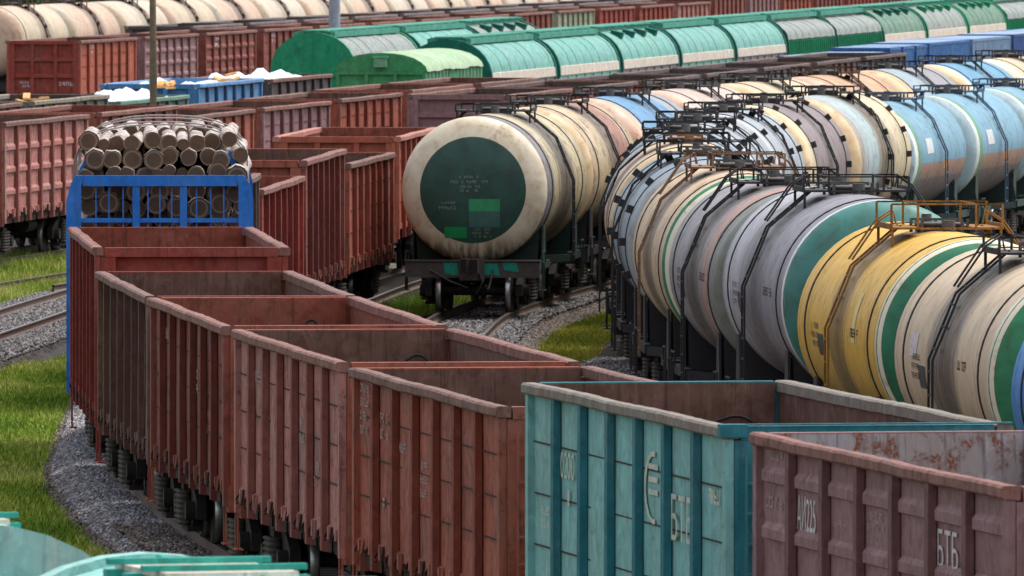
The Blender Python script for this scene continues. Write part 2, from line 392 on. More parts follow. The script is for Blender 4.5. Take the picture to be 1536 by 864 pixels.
# ------------------------------------------------------------------ open wagon (gondola)
def jit(n, a, seed):
    r = random.Random(seed); return [r.uniform(-a, a) for _ in range(n)]
def bays(L): 
    e = L / 2 - 0.16; n = 7; return [-e + 2 * e * k / n for k in range(n + 1)]
def side_mb(s, L, h, bead, posts):
    mb = MB(); b = bays(L); zb, zt = 1.35, h - 0.13
    for k in range(7):   # one pressed panel per bay, slightly out of true, with the inner skin a colour of its own
        x0, x1 = b[k] + 0.002, b[k + 1] - 0.002; j = random.Random(k * 31 + s).uniform(-0.03, 0.03); n = 5
        nz = 6
        vs = []; 
        for side in (0, 1):
            for i in range(n + 1):
                for q in range(nz + 1):
                    u, v = i / n, q / nz
                    bul = (math.sin(math.pi * u) * math.sin(math.pi * v)) * j + 0.012 * math.sin(math.pi * u) * math.sin(2 * math.pi * v + k * 1.3 + s) * math.sin(math.pi * v)
                    vs.append((x0 + (x1 - x0) * u, s * (1.45 + bul if side == 0 else 1.42 + bul), zb + (zt - zb) * v))
        m = (n + 1) * (nz + 1); fs = []; mi = []
        for side in (0, 1):
            for i in range(n):
                for q in range(nz):
                    a = side * m + i * (nz + 1) + q; f = (a, a + nz + 1, a + nz + 2, a + 1)
                    fs.append(f if (s > 0) == (side == 1) else f[::-1]); mi.append(side)
        mb.add(vs, fs, mi, True)
        if bead:
            w0, w1 = x0 + 0.16, x1 - 0.16
            for z in ([zb + (zt - zb) * t for t in ((0.2, 0.47, 0.74) if bead == 3 else (0.13, 0.375, 0.62, 0.87))]):
                mb.prism([(s * 1.447, z + 0.12), (s * 1.497, z + 0.05), (s * 1.497, z - 0.05), (s * 1.447, z - 0.07)], w0, w1, 'x')
        else:
            for t in (0.27, 0.52, 0.77):   # lapped plate seams
                z = zb + (zt - zb) * t; r_ = random.Random(k * 7 + int(t * 100) + s); mb.box(x0 + 0.02 + r_.uniform(0, 0.15), x1 - 0.02 - r_.uniform(0, 0.15), s * 1.448, s * 1.464, z - 0.009, z + 0.008, 2)
    for e in (-1, 1):   # corner posts, bottom sill
        mb.box(e * (L / 2 - 0.2), e * (L / 2 - 0.02), s * 1.44, s * 1.53, 1.0, h - 0.13)
    mb.box(-L / 2 + 0.21, L / 2 - 0.21, s * 1.40, s * 1.47, 1.22, 1.35)
    if posts:
        for x in b[1:-1]: post_geo(mb, s, h, x, 2)
    return mb
def post_geo(mb, s, h, x, mi=0):
    for (xx, yy, z0, z1) in ((0.16, 0, 0.99, h - 0.132),):
        mb.add([(x - 0.1, s * 1.463, z0), (x - 0.09, s * 1.552, z0 + 0.02), (x + 0.09, s * 1.552, z0 + 0.02), (x + 0.1, s * 1.463, z0),
                (x - 0.1, s * 1.463, z1), (x - 0.09, s * 1.545, z1), (x + 0.09, s * 1.545, z1), (x + 0.1, s * 1.463, z1)],
               [(0, 1, 5, 4), (1, 2, 6, 5), (2, 3, 7, 6), (0, 3, 2, 1), (4, 5, 6, 7), (3, 0, 4, 7)] if s < 0 else
               [(4, 5, 1, 0), (5, 6, 2, 1), (6, 7, 3, 2), (1, 2, 3, 0), (7, 6, 5, 4), (7, 4, 0, 3)], mi)
def rail_mb(s, L, h, seed):
    mb = MB(); n = 44; j = jit(n + 1, 0.004, seed); k2 = jit(n + 1, 0.0045, seed + 5)
    prof = [(1.39, -0.13), (1.55, -0.13), (1.57, -0.11), (1.57, -0.025), (1.545, 0.0), (1.42, 0.0), (1.39, -0.02)]
    vs = []
    for i in range(n + 1):
        x = -L / 2 + L * i / n
        vs += [(x, s * (p + j[i] + 0.006 * math.sin(i * 0.37 + seed * 2 + s) + 0.004 * math.sin(i * 0.9 + seed)), h + q + k2[i] * 0.8 + 0.005 * math.sin(i * 0.29 + seed * 1.7 + s)) for p, q in prof]
    m = len(prof); fs = []
    for i in range(n):
        for k in range(m): 
            f = (i * m + k, i * m + (k + 1) % m, (i + 1) * m + (k + 1) % m, (i + 1) * m + k); fs.append(f if s > 0 else f[::-1])
    mb.add(vs, fs); mb.add(vs, [tuple(range(m)), tuple(range(n * m, n * m + m))])
    return mb
def end_mb(e, L, h, style):
    mb = MB(); x0 = e * (L / 2 - 0.16); x1 = e * (L / 2 - 0.13)
    mb.box(x0, x1, -1.415, 1.415, 1.3, h - 0.14, 0)
    mb.box(x0 - e * 0.036, x0 - e * 0.031, -1.365, 1.365, 1.34, h - 0.02, 1); mb.box(x0 - e * 0.03, x0, -1.365, 1.365, 1.34, h - 0.152, 1)   # inner skin
    xo = e * (L / 2)
    mb.box(x0 - e * 0.03, xo, -1.368, 1.368, h - 0.15, h - 0.004)  # top beam
    for s in (-1, 1): mb.box(x1 + e * 0.001, xo - e * 0.01, s * 1.2, s * 1.434, 1.0, h - 0.152)
    zz = (1.95, 2.62) if h < 3.62 else (1.95, 2.55, 3.12)
    if style == 1: zz = zz[:1] + (h - 0.62,)
    for z in zz:
        mb.prism([(x1 + e * 0.001, z + 0.11), (e * (L / 2 - 0.03), z + 0.05), (e * (L / 2 - 0.03), z - 0.05), (x1 + e * 0.001, z - 0.11)], -1.198, 1.198, 'y')
    if style != 1:
        for y in (-0.48, 0.48): mb.box(x1 + e * 0.002, e * (L / 2 - 0.02), y - 0.07, y + 0.07, 1.3, h - 0.153)
    mb.box(e * (L / 2 - 0.25), e * (L / 2 + 0.02), -1.46, 1.46, 0.92, 1.29)
    return mb
def under_mb(L):
    mb = MB(); mb.box(-L / 2 + 0.3, L / 2 - 0.3, -0.17, 0.17, 0.86, 1.26)
    for x in bays(L)[1:-1]: mb.box(x - 0.07, x + 0.07, -1.38, 1.38, 1.0, 1.24)
    mb.cyl((-0.9, 0.5, 0.82), (-0.2, 0.5, 0.82), 0.19, 12); mb.cyl((0.8, -0.7, 0.78), (2.0, -0.7, 0.78), 0.2, 12)
    for y in (0.3, -0.35): mb.bar((-3.6, y, 0.72), (3.6, y, 0.72), 0.05)
    return mb
def latch_mb(s, v=0):
    mb = MB(); r = random.Random(3 + v)
    for x in (-0.45, 0.45):
        x += r.uniform(-0.08, 0.08); z = r.uniform(-0.05, 0.03)
        mb.box(x - 0.06, x + 0.06, s * 1.46, s * 1.52, 1.18 + z, 1.34, 0)
        mb.tube([(x + 0.1, s * 1.49, 1.3), (x + 0.18 + r.uniform(-0.05, 0.05), s * 1.54, 1.2), (x + 0.12, s * 1.54, 1.16 + z)], 0.016, 6, 1)
        mb.bar((x - 0.16, s * 1.48, 1.34), (x - 0.2 + r.uniform(-0.06, 0.06), s * 1.51, 1.14 + z), 0.03, 0.03, v % 2)
    mb.box(-0.7, 0.7, s * 1.36, s * 1.395, 0.97, 1.19, 1)
    return mb
def hook_mb(s, L, h):
    mb = MB()
    for x in bays(L)[1:-1]:
        for z in (h - 0.42,):
            mb.tube([(x - 0.04, s * 1.415, z), (x - 0.04, s * 1.35, z - 0.03), (x + 0.04, s * 1.35, z - 0.1), (x + 0.04, s * 1.415, z - 0.16)], 0.016, 6)
    return mb
def ladder_mb(e, L, h):
    mb = MB(); x = e * (L / 2 + 0.05)
    for y in (0.98, 1.32): mb.bar((x, y, 0.95), (x, y, h - 0.3), 0.03)
    k = 1.0
    while k < h - 0.3: mb.bar((x, 0.98, k), (x, 1.32, k), 0.025); k += 0.32
    for z in (1.2, h - 0.4): 
        for y in (0.98, 1.32): mb.bar((x - e * 0.13, y, z), (x, y, z), 0.03)
    # hanging corner step
    xs = e * (L / 2 - 0.1)
    for q in (-0.16, 0.16): mb.bar((xs + q, 1.5, 1.0), (xs + q, 1.5, 0.5), 0.04, 0.02)
    mb.box(xs - 0.18, xs + 0.18, 1.42, 1.54, 0.48, 0.5)
    return mb
def cable_mb(y0, w, drop, x, z):
    mb = MB(); pts = [(x, y0 + w * t, z + drop * math.sin(math.pi * t) + 0.02 * math.sin(7 * t)) for t in [i / 12 for i in range(13)]]
    mb.tube(pts, 0.017, 6); return mb

def gondola(x, d, ang, label, side, rail, end, inner, h=3.5, L=12.1, bead=0, style=0, near=False, group=None, floorm=None, name='open_wagon', seed=0, post=None):
    root = empty(name, x, d, ang); tag(root, label, 'freight wagon', group)
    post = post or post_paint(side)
    for s in (-1, 1):
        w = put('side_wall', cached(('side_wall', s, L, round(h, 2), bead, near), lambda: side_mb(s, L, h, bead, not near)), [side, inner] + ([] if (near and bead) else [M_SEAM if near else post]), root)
        put('top_rail', cached(('top_rail', s, L, round(h, 2), seed % 3), lambda: rail_mb(s, L, h, seed % 3)), rail, root)
        if near:
            for k, xx in enumerate(bays(L)[1:-1]):
                def pm():
                    q = MB(); post_geo(q, s, h, 0.0); return q
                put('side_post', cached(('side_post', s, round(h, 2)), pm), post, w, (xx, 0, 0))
            b = bays(L)
            for k in range(7):
                put('hatch_latch', cached(('hatch_latch', s, (k * 5 + seed) % 4), lambda: latch_mb(s, (k * 5 + seed) % 4)), [side, M_LATCH], root, ((b[k] + b[k + 1]) / 2, 0, 0))
            put('lashing_hook', cached(('lashing_hook', s, L, round(h, 2)), lambda: hook_mb(s, L, h)), M_DARKST, w)
    for e in (-1, 1):
        put('end_wall', cached(('end_wall', e, L, round(h, 2), style), lambda: end_mb(e, L, h, style)), [end, inner], root)
        if near: put('ladder', cached(('ladder', e, L, round(h, 2)), lambda: ladder_mb(e, L, h)), end, root)
    put('floor', cached(('floor', L), lambda: MB().box(-L / 2 + 0.17, L / 2 - 0.17, -1.415, 1.415, 1.26, 1.298)), floorm or inner, root)
    put('underframe', cached(('underframe', L), lambda: under_mb(L)), M_BLACK, root)
    for e in (-1, 1): bogie(root, e * (L / 2 - 1.72), near)
    couplers(root, L / 2 + 0.02)
    return root

# ------------------------------------------------------------------ tank wagon
def barrel_mb(Rr, hl, cz):
    mb = MB(); prof = [(-hl + 2 * hl * i / 20, Rr) for i in range(21)]
    mb.lathe(prof, 56, 'x', (0, 0, cz)); return mb
def head_mb(e, Rr, hl, cz, dep):
    mb = MB(); prof = []
    for i in range(13):
        a = math.pi / 2 * i / 12; prof.append((e * (hl + dep * math.sin(a)), max(0.001, Rr * math.cos(a) ** 0.8 if i < 12 else 0.001)))
    mb.lathe(prof if e > 0 else prof, 56, 'x', (0, 0, cz))
    return mb
def head_x(Rr, hl, dep, y, z):
    r = min(0.999, math.hypot(y, z) / Rr); return hl + dep * math.sqrt(max(0, 1 - (r ** 1.25) ** 2))
def strap_mb(Rr, cz, w=0.1, blocks=False):
    mb = MB(); a0, a1 = R(-42), R(222); n = 44
    mb.lathe([(-w / 2, Rr + 0.001), (-w / 2, Rr + 0.018), (w / 2, Rr + 0.018), (w / 2, Rr + 0.001)], n, 'x', (0, 0, cz), 0, False, a0, a1)
    for a in ((R(-42), R(222)) if not blocks else [R(q) for q in range(-42, 223, 22)]):
        y, z = math.cos(a), math.sin(a)
        mb.bar((0, y * (Rr + 0.01), cz + z * (Rr + 0.01)), (0, y * (Rr + 0.13), cz + z * (Rr + 0.1)), 0.11, 0.15)
    return mb
def tank_ladder_mb(s, Rr, cz, x0=0.0, w=0.4, low=1.0, loops=True):
    mb = MB(); top = cz + Rr
    pts = [(s * 0.62, top + 0.08), (s * (Rr * 0.84), cz + Rr * 0.66), (s * (Rr + 0.14), cz + 0.1), (s * (Rr + 0.14), low)]
    for dx in (-w / 2, w / 2):
        mb.poly([(x0 + dx, p[0], p[1]) for p in pts], 0.036, 0.034)
    for (a, b) in zip(pts, pts[1:]):
        n = max(2, int(math.hypot(b[0] - a[0], b[1] - a[1]) / 0.3))
        for k in range(n):
            t = (k + 0.5) / n; y, z = a[0] + (b[0] - a[0]) * t, a[1] + (b[1] - a[1]) * t
            mb.bar((x0 - w / 2, y, z), (x0 + w / 2, y, z), 0.03)
    # hand loop at the top of the ladder
    for dx in ((-w / 2, w / 2) if loops else ()):
        mb.tube([(x0 + dx, s * 0.7, top + 0.1), (x0 + dx, s * 0.74, top + 0.3), (x0 + dx, s * 0.98, top + 0.14), (x0 + dx, s * (Rr * 0.86), cz + Rr * 0.72)], 0.018, 6)
    return mb
def platform_mb(Rr, cz, half=0.8, rail=0.3):
    mb = MB(); top = cz + Rr
    for s in (-1, 1):
        mb.box(-half, half, s * 0.42, s * 0.88, top + 0.03, top + 0.065)
        for x in (-half + 0.05, half - 0.05): mb.bar((x, s * 0.84, top + 0.04), (x, s * 0.84, top - 0.26), 0.04)
        for x in (-half, half):
            mb.bar((x, s * 0.86, top + 0.06), (x, s * 0.86, top + rail), 0.035); mb.bar((x, s * 0.45, top + 0.06), (x, s * 0.45, top + rail), 0.035)
            mb.bar((x, s * 0.45, top + rail), (x, s * 0.86, top + rail), 0.026)
        mb.bar((-half, s * 0.45, top + rail), (half, s * 0.45, top + rail), 0.022)
        mb.bar((s * half, -0.86, top + rail), (s * half, 0.86, top + rail), 0.026)
        mb.bar((s * half, -0.42, top + 0.045), (s * half, 0.42, top + 0.045), 0.03)
        mb.box(-half, half, s * 0.86, s * 0.885, top + 0.065, top + 0.12)
    return mb
def dome_mb(Rr, cz):
    mb = MB(); t = cz + Rr - 0.03
    mb.lathe([(-0.06, 0.34), (0.1, 0.34), (0.11, 0.39), (0.14, 0.39), (0.15, 0.35), (0.16, 0.12), (0.161, 0.001)], 20, 'z', (0, 0, t))
    for k in range(8):
        a = k * math.pi / 4; mb.bar((0.44 * math.cos(a), 0.44 * math.sin(a), t + 0.0), (0.44 * math.cos(a), 0.44 * math.sin(a), t + 0.2), 0.045)
    mb.cyl((0.75, 0.1, t - 0.05), (0.75, 0.1, t + 0.26), 0.08, 10); mb.cyl((-0.72, -0.05, t - 0.05), (-0.72, -0.05, t + 0.2), 0.1, 10)
    if 0: mb.tube([(0.75, 0.1, t + 0.24), (0.75, 0.2, t + 0.34), (0.75, 0.34, t + 0.2)], 0.035, 6)
    mb.bar((0, -0.3, t + 0.19), (0, 0.45, t + 0.2), 0.04)
    return mb
def saddle_mb(x, Rr, cz):
    mb = MB(); pts = []
    for i in range(13):
        a = R(-148 + 116 * i / 12); pts.append((Rr * 1.004 * math.cos(a), cz + Rr * 1.004 * math.sin(a)))
    top = list(pts); poly = [(-1.28, top[0][1] - 0.1)] + top + [(1.28, top[-1][1] - 0.1), (1.36, 1.12), (-1.36, 1.12)]
    # thin webs either side plus base plate
    for dx in (-0.32, 0.3):
        m = len(top)
        for k in range(m - 1):
            (y0, z0), (y1, z1) = top[k], top[k + 1]; b0, b1 = max(-1.36, min(1.36, y0 * 1.12)), max(-1.36, min(1.36, y1 * 1.12))
            vs = [(x + dx, b0, 1.12), (x + dx, b1, 1.12), (x + dx, y1, z1), (x + dx, y0, z0), (x + dx + 0.02, b0, 1.12), (x + dx + 0.02, b1, 1.12), (x + dx + 0.02, y1, z1), (x + dx + 0.02, y0, z0)]
            mb.add(vs, [(0, 1, 2, 3), (7, 6, 5, 4), (0, 4, 5, 1), (2, 6, 7, 3)])
    mb.box(x - 0.42, x + 0.42, -1.4, 1.4, 1.06, 1.12)
    for s in (-1, 1): mb.prism([(x - 0.36, 1.121), (x + 0.36, 1.121), (x + 0.2, cz - Rr * 0.5), (x - 0.2, cz - Rr * 0.5)], s * Rr * 0.875, s * Rr * 0.9, 'y')
    return mb
def tank_under_mb(hl):
    mb = MB(); e = hl
    mb.box(-e, e, -0.24, 0.24, 0.82, 1.05)
    for s in (-1, 1):
        for q in (-1, 1):
            mb.box(q * (e - 2.6), q * e, s * 1.38, s * 1.5, 0.95, 1.12); mb.bar((q * (e - 2.6), s * 1.42, 1.0), (q * (e - 3.8), s * 0.3, 0.95), 0.12, 0.16)
    mb.cyl((-1.6, 0.62, 0.75), (-0.7, 0.62, 0.75), 0.2, 12); mb.cyl((0.7, -0.7, 0.75), (2.0, -0.7, 0.75), 0.2, 12)
    mb.bar((-4, 0.35, 0.62), (4, 0.35, 0.62), 0.05); mb.cyl((0, 0, 0.5), (0, 0, 1.3), 0.14, 12)
    mb.bar((-3.0, -0.9, 0.8), (3.0, -0.9, 0.8), 0.07); mb.bar((-3.0, 0.95, 0.85), (3.0, 0.95, 0.85), 0.07)
    return mb
def buffer_mb(e, hl):
    mb = MB(); mb.box(e * (hl - 0.12), e * (hl + 0.06), -1.52, 1.52, 0.78, 1.14); mb.box(e * (hl - 0.16), e * (hl + 0.1), -1.54, 1.54, 1.145, 1.175)
    mb.box(e * (hl + 0.061), e * (hl + 0.14), -0.28, 0.28, 0.72, 1.2)
    return mb
def handrail_mb(hl, e, s):
    mb = MB()
    if 1:
        if 1:
            y = s * 1.55; x = e * (hl - 0.3)
            mb.bar((x, y, 0.5), (x, y, 1.35), 0.035); mb.bar((x - e * 0.7, y, 1.1), (x - e * 0.7, y, 1.35), 0.035)
            mb.bar((x, y, 1.35), (x - e * 0.7, y, 1.35), 0.03)
            mb.box(x - 0.2, x + 0.2, y - 0.08, y + 0.08, 0.48, 0.5); mb.bar((x - e * 0.35, y, 0.5), (x - e * 0.35, y, 1.1), 0.04)
    return mb
def tank(x, d, ang, label, barrel, head, head2=None, Rr=1.52, cz=2.86, near=False, straps=(-3.9, 3.9), strapm=None, blocks=False, frame=None, ladderm=None, group=None, midstrap=None, hl=4.9, dep=0.52, rails=0.28, lad=True, beam=None, half=0.8, domem=None):
    root = empty('tank_wagon', x, d, ang); tag(root, label, 'tank wagon', group)
    if d > 245: rails = min(rails, 0.2); half = min(half, 0.65)
    key = (round(Rr, 3), hl, round(cz, 3)); frame = frame or M_DARKST; ladderm = ladderm or M_DARKST; strapm = strapm or M_DARKST
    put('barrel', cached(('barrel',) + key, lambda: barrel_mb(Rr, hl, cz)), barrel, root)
    for e, hm in ((-1, head), (1, head2 or head)):
        put('barrel_head', cached(('barrel_head', e, dep) + key, lambda: head_mb(e, Rr, hl, cz, dep)), hm, root)
        put('saddle', cached(('saddle', e) + key, lambda: saddle_mb(e * 3.9, Rr, cz)), frame, root)
        put('buffer_beam', cached(('buffer_beam', e, hl), lambda: buffer_mb(e, hl + 0.45)), beam or frame, root)
    for sx in straps: put('strap', cached(('strap', blocks) + key, lambda: strap_mb(Rr, cz, 0.08, blocks)), strapm, root, (sx, 0, 0))
    if midstrap: put('strap', cached(('midstrap',) + key, lambda: strap_mb(Rr, cz, 0.3, True)), midstrap, root, (0, 0, 0))
    if lad:
        for s in (-1, 1): put('ladder', cached(('ladder', s, d < 236) + key, lambda: tank_ladder_mb(s, Rr, cz, loops=d < 236)), ladderm, root)
    put('platform', cached(('platform', rails, half) + key, lambda: platform_mb(Rr, cz, half, rails)), ladderm, root)
    put('filling_hatch', cached(('filling_hatch',) + key, lambda: dome_mb(Rr, cz)), domem or M_DOME, root)
    put('underframe', cached(('tank_underframe', hl), lambda: tank_under_mb(hl + 0.45)), frame, root)
    for e in (-1, 1):
        for s in (-1, 1): put('handrail', cached(('handrail', hl, e, s), lambda: handrail_mb(hl + 0.45, e, s)), frame, root)
    for e in (-1, 1): bogie(root, e * 3.9, near)
    couplers(root, hl + 0.5)
    return root

# ------------------------------------------------------------------ rows: centre lines in plan
class Path:
    def __init__(s, pts, off=0.0):
        """pts: (distance, x) ; off: shift to the right of travel (away from the camera)"""
        P = np.array([(x, d) for d, x in sorted(pts)], float); dd = np.linspace(P[0, 1], P[-1, 1], 900)
        # smooth: cubic Hermite through points
        n = len(P); m = np.zeros(n)
        for i in range(n):
            a, b = max(0, i - 1), min(n - 1, i + 1); m[i] = (P[b, 0] - P[a, 0]) / (P[b, 1] - P[a, 1])
        idx = np.clip(np.searchsorted(P[:, 1], dd, 'right') - 1, 0, n - 2); h = P[idx + 1, 1] - P[idx, 1]; t = (dd - P[idx, 1]) / h
        xx = (2 * t**3 - 3 * t**2 + 1) * P[idx, 0] + (t**3 - 2 * t**2 + t) * h * m[idx] + (-2 * t**3 + 3 * t**2) * P[idx + 1, 0] + (t**3 - t**2) * h * m[idx + 1]
        g = np.gradient(xx, dd); q = np.sqrt(1 + g * g)
        s.x = xx + off / q; s.d = dd - off * g / q
        s.s = np.concatenate([[0], np.cumsum(np.hypot(np.diff(s.x), np.diff(s.d)))])
    def at(s, a): return np.interp(a, s.s, s.x), np.interp(a, s.s, s.d)
    def arc(s, d): return np.interp(d, s.d, s.s)
    def car(s, a, half):
        """centre x, y and heading of a wagon whose bogies ride the line"""
        x0, d0 = s.at(a - half); x1, d1 = s.at(a + half)
        return (x0 + x1) / 2, (d0 + d1) / 2, math.atan2(d1 - d0, x1 - x0)

PA = Path([(60, 17.5), (90, 10.35), (104, 7.35), (117.4, 4.83), (130.4, 2.44), (143.7, 0.09), (157.4, -2.07), (170.5, -3.84), (183.9, -5.37), (196.4, -6.55), (209.2, -7.42), (222, -7.75), (240, -8.1), (262, -8.4)], 1.555)
PB = Path([(233, -5.78), (236, -5.6), (249.3, -5.0), (260.8, -4.4), (273, -3.74), (287, -2.75), (305, -1.4), (340, 2.0)], -1.555)
PC = Path([(240, -23.5), (290, -16.7), (305, -14.7), (318, -12.87), (331, -11.0), (345, -9.0), (360, -7.0), (374, -4.95), (388, -2.9), (415, 1.3), (520, 17.5)], -1.555)
PD = Path([(270, -25.7), (341, -15.5), (383, -9.4), (428, -2.95), (443, -0.75), (528, 11.8), (640, 28.6), (700, 37.6)], -1.555)
PE = Path([(420, -31.0), (505, -17.4), (600, -2.2), (860, 39.4)], -1.555)
PF = Path([(460, -28.4), (550, -14.0), (740, 16.4)], -1.555)
PT = Path([(440, -38.6), (540, -22.7), (720, 6.3)])
PHB = Path([(380, -19.8), (464, -7.44), (560, 6.7)])
PI = Path([(440, 5.8), (470, 11.0), (500, 16.2), (580, 30.0)], -1.5)
PJ = Path([(300, -10.3), (366, 0.0), (436, 10.85), (480, 17.6)], -1.555)
PK = Path([(225, -2.6), (255, -1.75), (266.8, -1.4), (280.3, -0.86), (291, 0.15), (303, 1.55), (315, 3.35), (327, 5.4), (347, 9.05), (371, 13.4), (420, 22.2)])
PL = Path([(120, 15.2), (150, 11.05), (160, 9.95), (168.5, 9.05), (180.5, 7.8), (192, 6.6), (203.8, 5.53), (215.5, 4.68), (227, 4.06), (239, 3.66), (251, 3.5), (263, 3.6), (275, 4.05), (287, 4.85), (299, 6.05), (311, 7.8), (323, 9.8), (335, 11.85), (347, 13.9), (359, 16.0), (400, 23.0)])
PEM = Path([(240, -13.5), (250, -12.9), (275, -11.3), (289, -10.4), (305, -9.2), (330, -7.0)])
PN = Path([(60, 6.9), (87, -1.0), (93, -2.8), (130, -14.5)])

# colours
C_RED = srgb(146, 54, 42); C_OX = srgb(156, 78, 56); C_MAR = srgb(128, 58, 48); C_MAUVE = srgb(140, 104, 106); C_ORG = srgb(172, 86, 64)
C_BRN = srgb(112, 84, 70); C_TEAL = srgb(122, 182, 180); C_CREAM = srgb(214, 192, 158)
G_RED = paint('paint_red_oxide', C_RED, 0.35, 0.2, 0.3, 0.12)
G_OX = paint('paint_oxide_brown', C_OX, 0.6, 0.35, 0.45, 0.5)
G_MAR = paint('paint_maroon', C_MAR, 0.55, 0.4, 0.4, 0.45)
G_MAUVE = paint('paint_faded_mauve', C_MAUVE, 0.25, 0.3, 0.25, 0.15)
G_ORG = paint('paint_orange_red', C_ORG, 0.3, 0.2, 0.2, 0.12)
G_BRN = paint('paint_weathered_brown', C_BRN, 0.6, 0.45, 0.5, 0.25)
G_PINK = paint('paint_faded_rose', srgb(170, 108, 98), 0.7, 0.4, 0.5, 0.6, dustcol=srgb(158, 126, 120))
G_TEAL = paint('paint_teal', C_TEAL, 0.22, 0.15, 0.12, 0.22, rustcol=srgb(110, 70, 55), dustcol=srgb(140, 160, 150), fade=0.3)
G_TEALD = paint('paint_deep_teal', srgb(30, 112, 124), 0.15, 0.1, 0.2, dustcol=srgb(100, 140, 138))
G_BLUE = paint('paint_wagon_blue', srgb(70, 125, 175), 0.2, 0.15, 0.25, 0.15, dustcol=srgb(120, 150, 170))
G_DGREEN = paint('paint_grey_green', srgb(104, 118, 108), 0.35, 0.3, 0.4, 0.25)
G_GGREEN = paint('paint_pale_green', srgb(140, 155, 130), 0.3, 0.35, 0.3, 0.4, dustcol=srgb(165, 160, 130))
G_GREY = paint('paint_grey', srgb(112, 108, 112), 0.3, 0.3, 0.5, 0.2)
G_DGREY = paint('paint_dark_grey', srgb(72, 70, 74), 0.3, 0.2, 0.5, 0.2)
IN_BRN = paint('inside_brown', srgb(98, 70, 60), 0.6, 0.4, 0.55, 0.0, 0.8)
IN_DK = paint('inside_dark', srgb(70, 62, 56), 0.5, 0.4, 0.5)
IN_RUST = paint('inside_rust_red', srgb(128, 66, 50), 0.55, 0.25, 0.35, 0.0, 0.8)
IN_GREY = paint('inside_scraped_grey', srgb(160, 154, 156), 1.3, 0.4, 0.6, 0.0, 0.7, rustcol=srgb(118, 66, 42), dustcol=srgb(150, 120, 100))
RAILM = paint('rail_dusty', srgb(132, 88, 78), 0.6, 0.5, 0.5)
RAILB = paint('rail_dusty_brown', srgb(118, 86, 76), 0.65, 0.5, 0.5)
RAILT = paint('rail_worn_teal', srgb(126, 122, 112), 0.65, 0.5, 0.2, rustcol=srgb(120, 90, 80))

def place_gondola(path, near_d, label, h=3.5, L=12.1, arc=None, **k):
    a = (path.arc(near_d) if arc is None else arc) + L / 2
    x, d, ang = path.car(a, 4.3)
    return gondola(x, d, ang, label, h=h, L=L, **k)
def place_tank(path, cd, label, **k):
    x, d, ang = path.car(path.arc(cd), 3.9)
    return tank(x, d, ang, label, **k)

# ================================================================== the front train (row A)
GA = 'open wagons of the nearest train'
A = []
specA = [  # far-end distance, h, side, rail, end, inner, bead, style, label
    (209.2, 3.85, G_RED, RAILM, G_RED, IN_RUST, 0, 1, 'clean red open wagon directly in front of the blue log wagon'),
    (196.4, 3.50, G_BRN, RAILB, G_RED, IN_BRN, 0, 0, 'weathered brown open wagon with a grey-brown inside, directly in front of the clean red wagon'),
    (183.9, 3.50, G_MAR, RAILM, G_OX, IN_RUST, 0, 0, 'reddish open wagon with rusty orange inside end, third from the log wagon'),
    (170.5, 3.50, G_PINK, RAILM, G_OX, IN_BRN, 0, 0, 'faded rose open wagon with a dark cable in its end, behind the oxide-brown one'),
    (157.4, 3.48, G_OX, RAILB, G_OX, IN_BRN, 0, 0, 'oxide-brown open wagon with patched panels, touching the teal wagon'),
    (143.7, 3.84, G_TEAL, RAILT, G_TEALD, IN_BRN, 0, 0, 'teal open wagon with worn cream lettering in the foreground'),
    (130.4, 3.84, G_MAUVE, RAILM, G_MAUVE, IN_GREY, 2, 0, 'dusty mauve open wagon nearest the camera, with pressed ribs and white lettering')]
for k, (fd, h, sd_, rl, en, inn, bead, sty, lab) in enumerate(specA):
    a = PA.arc(fd) - 6.05
    x, d, ang = PA.car(a, 4.3)
    A.append(gondola(x, d, ang, lab, sd_, rl, en, inn, h=h, bead=bead, style=sty, near=True, group=GA, seed=k, post=G_TEALD if k == 5 else None))  # teal wagon's posts take deep teal, painting in their shade
# cables hanging inside the far end walls
for k, y0, w, dr in ((1, -1.15, 0.75, 0.16), (2, -1.0, 0.35, 0.22), (2, 0.3, 0.3, 0.12), (3, -1.2, 0.5, 0.2), (4, -0.9, 0.4, 0.1), (5, -1.2, 0.7, 0.15)):
    h = specA[k][1]; put('lashing_cable', cable_mb(y0, w, dr, 12.1 / 2 - 0.2, h - 0.55), M_DARKST, A[k])
# markings
def mark(root, mb, mat=M_WHITE, name='lettering', side=1): return put(name, mb, mat, root)
bx = bays(12.1)
def bayc(k): return (bx[6 - k] + bx[7 - k]) / 2      # k-th bay counted from the far end
t = A[6]
mark(t, on_side(letters('АИ225', 0.36, 0.92), 1, bayc(1) + 0.27, 1.452, 3.1))
mark(t, on_side(letters('БТБ', 0.38, 0.9), 1, bayc(5) + 0.27, 1.452, 3.08))
mark(t, stencil_side(3, 1, bayc(2) + 0.27, 1.453, 3.06, 0.7, 0.12, 1), M_FADED); mark(t, stencil_side(4, 1, bayc(3) + 0.25, 1.453, 3.1, 0.75, 0.36, 3), M_FADED)
mark(t, stencil_side(5, 1, bayc(0) + 0.2, 1.453, 3.6, 0.8, 0.16, 1), M_FADED); mark(t, stencil_side(6, 1, bayc(0) + 0.2, 1.453, 3.1, 0.9, 0.2, 1), M_FADED)
M_CREAMT = plain('worn_cream_lettering', srgb(204, 198, 180), 0.85, 6, 0.7, other=srgb(128, 160, 154))
t = A[5]
mark(t, on_side(letters('0200', 0.3, 0.84), 1, bayc(1) + 0.27, 1.468, 2.98), M_CREAMT); mark(t, on_side(letters('1', 0.18, 0.08), 1, bayc(1) + 0.2, 1.468, 2.62), M_CREAMT)
mark(t, on_side(letters('БТБ', 0.5, 1.2), 1, bayc(5) + 0.1, 1.468, 2.72), M_CREAMT)
